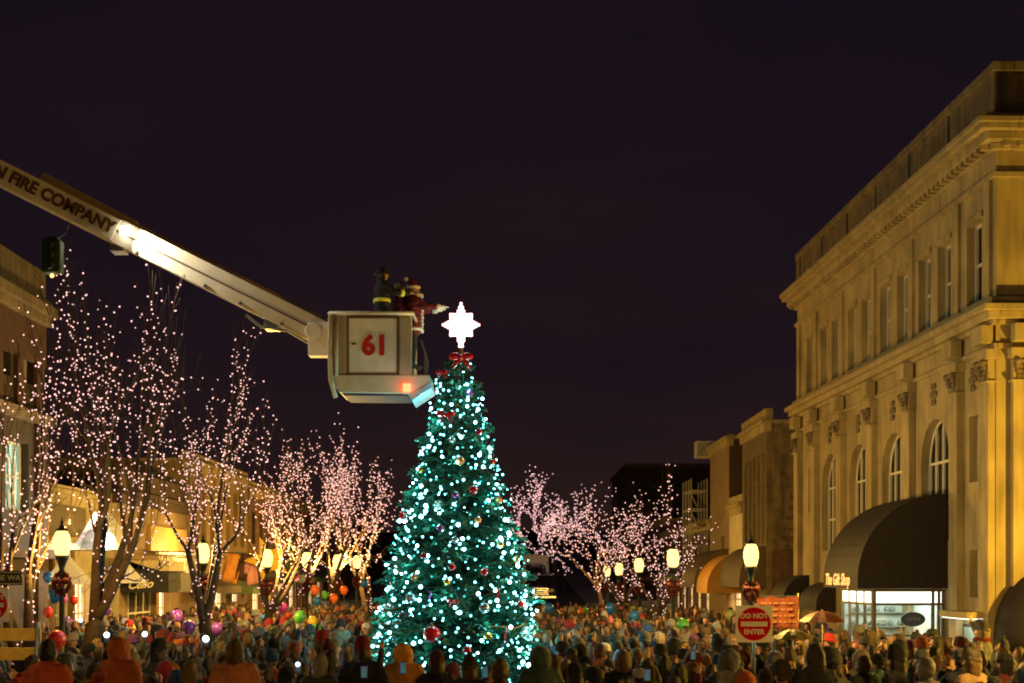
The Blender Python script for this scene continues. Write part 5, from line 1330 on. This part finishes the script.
# ---------------------------------------------------------------- people up in the bucket
zb_ = Z(371)
def bucket_person(x, d, rz, s, label, **k):
    o = person(Xp(x, d), d, rz, scale=s, z=Z(k.pop('ytop'), d)-1.745*s, group=None, label=label, **k); return o
for kk in (('reachR', ('down','reach')), ('reach2', ('reach','reach'))):
    POSES[kk[0]] = kk[1]; TB[kk[0]] = body_mesh(*kk[1], 'person'); TCt[kk[0]] = [coat_mesh(*kk[1], 'coat'), coat_mesh(*kk[1], 'coat', puffy=1.14, hem=.7)]
def yband(o, z0, z1, r, name='reflective_band'):
    mb = MB(); mb.lathe([(r,z0),(r+.008,z0+.01),(r+.008,z1-.01),(r,z1)], 20); mb.v = [(v[0]*1.12, v[1]*.80, v[2]) for v in mb.v]
    me = mb.mesh(name, REFL, True); c = link_mesh(name, me, o); return c
RZ = -math.pi/2
ff = bucket_person(384, 28.9, RZ+.35, 1.02, 'firefighter in dark coat with yellow reflective bands standing in the lift bucket', ytop=273, pose='reachR', coat='black', head='bald_fringe', headcol='black', hair='black hair', puffy=1) if False else None
HM['helmet'] = None
def helmet():
    mb = MB(); mb.lathe([(.150,-.01),(.148,.002),(.125,.02),(.118,.05),(.10,.085),(.06,.11),(.01,.12)], 18); mb.v = [(HC.x+v[0]*.92, HC.y-.02+v[1]*1.1, HC.z+.03+v[2]) for v in mb.v]
    mb.prism([HC+V(-.008,-.10,.11), HC+V(.008,-.10,.11), HC+V(.008,.07,.13), HC+V(-.008,.07,.13)], (0,0,.02)); return mb.mesh('helmet', CLOTH, True)
HM['cap_'] = helmet(); HM['helmet'] = HM['cap_']
ff = bucket_person(382, 28.75, RZ+.25, 1.02, 'person in dark firefighter coat with yellow reflective bands standing in the lift bucket', ytop=269, pose='reachR', coat='black', head='helmet', headcol='black', hair='black hair', puffy=1)
yband(ff, 1.07, 1.14, .205); 
mb = MB(); el, wr, hd = ARMS['reach']; e_ = V(*el); w_ = V(*wr); q0, q1 = e_.lerp(w_,.35), e_.lerp(w_,.62); mb.tube([q0, q1], [.082,.076], 12); c = link_mesh('reflective_band', mb.mesh('sleeve_band', REFL, True), ff)
p2 = bucket_person(400, 29.15, RZ-.1, .96, 'person in dark red coat and pale hood standing between two others in the lift bucket', ytop=283, pose=FD, coat='maroon', coatcol=(.10,.012,.02), head='hood', headcol='tan', hair='light brown hair', puffy=1)
sa = bucket_person(413, 29.0, RZ+.2, 1.0, 'person in a santa suit leaning from the bucket and reaching towards the glowing star', ytop=284, pose='reach2', coat='red', coatcol=(.13,.007,.012), head='santa', headcol='red', hair='grey hair', puffy=1)
FURM = mat('white_fur', (.78,.72,.66), .95, .2, 30, .6)
mb = MB(); rr2 = random.Random(5)
for k in range(26): a = math.pi*(-.1+1.2*k/25); mb.ball(HC+V(math.cos(a)*.075, .05+.03*math.sin(a), -.06-.02*math.sin(a)*2-rr2.random()*.05), .035, 6, 5)
for k in range(8): mb.ball(HC+V(rr2.uniform(-.05,.05), .085, -.10-.02*k), .035, 6, 5)
link_mesh('beard', mb.mesh('beard', FURM, True), sa)
mb = MB()
for k in range(20): a = 2*math.pi*k/20; mb.ball(HC+V(math.cos(a)*.105, -.012+math.sin(a)*.118, .06), .032, 6, 5)
link_mesh('hat_trim', mb.mesh('hat_trim', FURM, True), sa)
mb = MB(); mb.ball(HC+V(0,-.16,.22), .045, 8, 6); link_mesh('hat_bobble', mb.mesh('hat_bobble', FURM, True), sa)
mb = MB()
for k in range(10): mb.ball(V(0, .175+.01*(k%2), 1.42-.07*k), .045, 6, 5)
for k in range(26): a = 2*math.pi*k/26; mb.ball(V(math.cos(a)*.235, math.sin(a)*.175, .80), .04, 6, 5)
for k in range(16): a = 2*math.pi*k/16; mb.ball(V(math.cos(a)*.135, .08+math.sin(a)*.1, 1.50), .045, 6, 5)
link_mesh('coat_trim', mb.mesh('coat_trim', FURM, True), sa)
for s in (-1, 1):
    mb = MB(); w_ = V(s*wr[0], wr[1], wr[2]); ax_ = (w_-V(s*el[0],el[1],el[2])).normalized()
    mb.tube([w_-ax_*.07, w_+ax_*.03], [.068,.066], 12); link_mesh('cuff', mb.mesh('cuff', FURM, True), sa)
    mb = MB(); hand(mb, w_, (s*hd[0], hd[1], hd[2]), s, .15); mb.v = [tuple(w_+(Vector(v)-w_)*1.22) for v in mb.v]; link_mesh('glove', mb.mesh('glove', mat('white_glove', (.75,.7,.66), .8), True), sa)
for p in PEOPLE:                                    # keep the special head words out of the counter
    if p['head'] == 'helmet': p['head'] = 'cap'

# ---------------------------------------------------------------- labels for the crowd
def scr(p, zz=1.62): q = p['z']+zz*p['s']; return 512+F*p['X']/p['Y'], HOR-(q-EYE)*F/p['Y']
LAND = [(20,'near the yellow barricade'),(80,'below the balloon cluster'),(150,'below the black awning'),(215,'below the lattice sign'),(285,'below the golden star'),(340,'left of the fir'),(395,'at the left foot of the fir'),(460,'right before the fir'),(520,'at the right foot of the fir'),(580,'right of the fir'),(640,'beyond the low purple balloon'),(690,'near the green balloon'),(750,'around the no entry sign'),(805,'near the umbrellas'),(860,'before the shopfront porch'),(910,'before the oval sign'),(960,'before the shop entrance'),(1010,'by the right edge')]
def landmark(x): return min(LAND, key=lambda t: abs(t[0]-x))[1]
ORD = ['first','second','third','fourth','fifth','sixth','seventh','eighth','ninth','tenth']
by = {}
for p in PEOPLE:
    if p['label']: p['o']['label'] = p['label']; continue
    x, y = scr(p); art = 'child' if p['child'] else 'person'
    p['x'] = x; p['base'] = f"{art} in {p['coat']} coat, {headwords(p)}, {landmark(x)}"
    by.setdefault(p['base'], []).append(p)
POSEW = {ST:'arms down', PK:'hands in pockets', PH:'filming', UP:'one arm up', FD:'arms folded', WV:'waving'}
for b_, lst in by.items():
    if len(lst) == 1: lst[0]['o']['label'] = b_; continue
    lst.sort(key=lambda p: p['Y'])
    for i, p in enumerate(lst):
        p['o']['label'] = b_.replace(', ', ', ', 1)+(f', {ORD[i]} nearest')

# ---------------------------------------------------------------- phones with shining lights held up in the crowd
SCREEN = emit('phone_screen', (.10,.17,.30), .30, False); FLASH = emit('phone_flash', (.62,.88,1.0), 6.0, False)
def phone(x, y, d, label, flash=True, r=.035):
    c = px(x, y, d); root = empty('phone', c, 0, label, 'phone', 'phones held up in the crowd')
    mb = MB(); mb.box(c.x-.034, c.x+.034, c.y-.005, c.y+.005, c.z-.068, c.z+.068); mb.build('case', BLACKM, root, bevel=.006)
    if flash: mb = MB(); mb.ball(c+V(0,-.012,.03), r*.8, 10, 6, (1,.3,1)); mb.build('flash', FLASH, root)
    else: mb = MB(); mb.box(c.x-.030, c.x+.030, c.y-.0075, c.y-.0055, c.z-.058, c.z+.058); mb.build('screen', SCREEN, root); mb = MB(); mb.prism([(c.x, c.y-.0085, c.z+.045), (c.x+.022, c.y-.0085, c.z-.045), (c.x-.022, c.y-.0085, c.z-.045)], (0,.0008,0)); mb.build('screen_picture', emit('picture_green', (.02,.20,.16), .6, False), root)
    if flash: lamp_light('phone_glow', c+V(0,-.3,.05), 2.5, (.7,.92,1), .03)
for i, (x, y, d, f_, lab, r) in enumerate([(81,622,24,1,'phone shining its flash below the cluster of balloons',.04),(107,637,20,1,'phone shining its flash above the rust hood',.05),(145,636,22,1,'phone shining bright white left of the long purple row of balloons',.05),(206,641,19,1,'brightest phone flash, above the salmon tan coat',.055),(298,667,16,1,'phone flash low beside the fluffy grey hair',.03),(27,634,21,1,'phone flash right beside the yellow barricade',.025),(403,668,15.3,0,'small lit phone held by the golden orange hooded jacket',.03),(485,672,15,0,'lit phone screen at the foot of the fir',.03),(647,675,15,0,'lit blue phone screen at the bottom, right of the purple balloon',.03),(364,672,14.8,0,'lit phone screen below the red knit hat',.03),(693,655,19,0,'faint lit phone in the crowd left of the pale grey hood',.02)]):
    phone(x, y, d, lab, bool(f_), r)

# ---------------------------------------------------------------- balloons
def balloon_mesh():
    mb = MB(); prof = []
    for k in range(15):
        t = math.pi*k/14; r = math.sin(t)*(1-.10*math.cos(t)*-1 if False else 1); z = -math.cos(t)
        r *= 1-.13*max(0, -z)*1.0; prof.append((max(1e-4, r), z*1.13 if z > 0 else z*1.25))
    mb.lathe(prof, 20); k = MB(); mb.lathe([(.02,-1.24),(.09,-1.34),(.02,-1.33)], 8); return mb.mesh('balloon', BALM, True)
BMESH = balloon_mesh()
BC = {'blue':(.02,.16,.62),'red':(.62,.03,.03),'purple':(.20,.05,.50),'pink':(.65,.14,.35),'yellow':(.75,.52,.04),'green':(.10,.42,.06),'orange':(.85,.17,.03),'white':(.75,.78,.8),'magenta':(.50,.06,.42),'pale green':(.35,.42,.15)}
BAL = [(48,577,5,'blue'),(55,595,7,'blue'),(64,599,4,'magenta'),(74,600,4.2,'red'),(48,612,5,'red'),(57,640,9,'red'),(67,623,6,'purple'),(107,610,4.5,'purple'),(130,630,6,'yellow'),
 (177,616,6,'purple'),(189,627,6.5,'purple'),(217,629,6,'purple'),(263,620,5,'blue'),(279,596,4,'blue'),(272,600,4,'yellow'),(283,608,5,'magenta'),(275,606,4.5,'magenta'),(300,617,6,'green'),(313,622,5.5,'yellow'),
 (316,630,6,'green'),(315,590,4.4,'orange'),(317,601,4.2,'blue'),(325,595,3.6,'green'),(334,598,4.2,'orange'),(344,590,4,'orange'),(364,583,4,'blue'),(295,575,4.6,'pink'),(302,579,3.6,'white'),
 (549,608,4.8,'blue'),(581,612,3.6,'orange'),(585,611,3.4,'green'),(595,618,4.4,'orange'),(610,608,5,'blue'),(634,616,5.2,'blue'),(663,613,4.6,'green'),(664,621,4.4,'purple'),(683,625,6.4,'green'),(731,615,5,'pale green'),
 (600,664,8.5,'red'),(622,659,9,'purple'),(614,670,7,'pink'),(882,671,8,'red')]
rr3 = random.Random(9)
def bal_label(i):
    x, y, r, c = BAL[i]; sz = 'big' if r > 6.8 else ('small' if r < 4.3 else 'round')
    side = 'left of the fir' if x < 400 else 'right of the fir'
    same = sorted([b for b in BAL if b[3] == c and (b[0] < 400) == (x < 400) and ('big' if b[2] > 6.8 else ('small' if b[2] < 4.3 else 'round')) == sz])
    if len(same) == 1: return f'{sz} {c} balloon above the crowd {side}'
    return f'{sz} {c} balloon {side}, {ORD[same.index(BAL[i])]} such from the left'
for i, (x, y, r, c) in enumerate(BAL):
    d = min(48, max(15, .15*F/r), 10.9*F/max(1, abs(x-512)) if x < 512 else 8.6*F/max(1, abs(x-512))); R_ = r/F*d; p = px(x, y, d)
    o = bpy.data.objects.new('balloon', BMESH); COL.objects.link(o); o.location = p; o.scale = (R_,)*3; o.rotation_euler = (rr3.gauss(0,.15), rr3.gauss(0,.15), 0); o.color = (*BC[c], 1)
    tag(o, bal_label(i), 'balloon', 'balloons held up in the crowd')
    mb = MB(); k = 1/R_; ln = (p.z-.75)*k
    mb.tube([(0,0,-1.33),(.2,.1,-1.33-(ln-1.33)*.5),(0,.05,-ln)], .004*k, 4); link_mesh('string', mb.mesh('string', STRM), o)
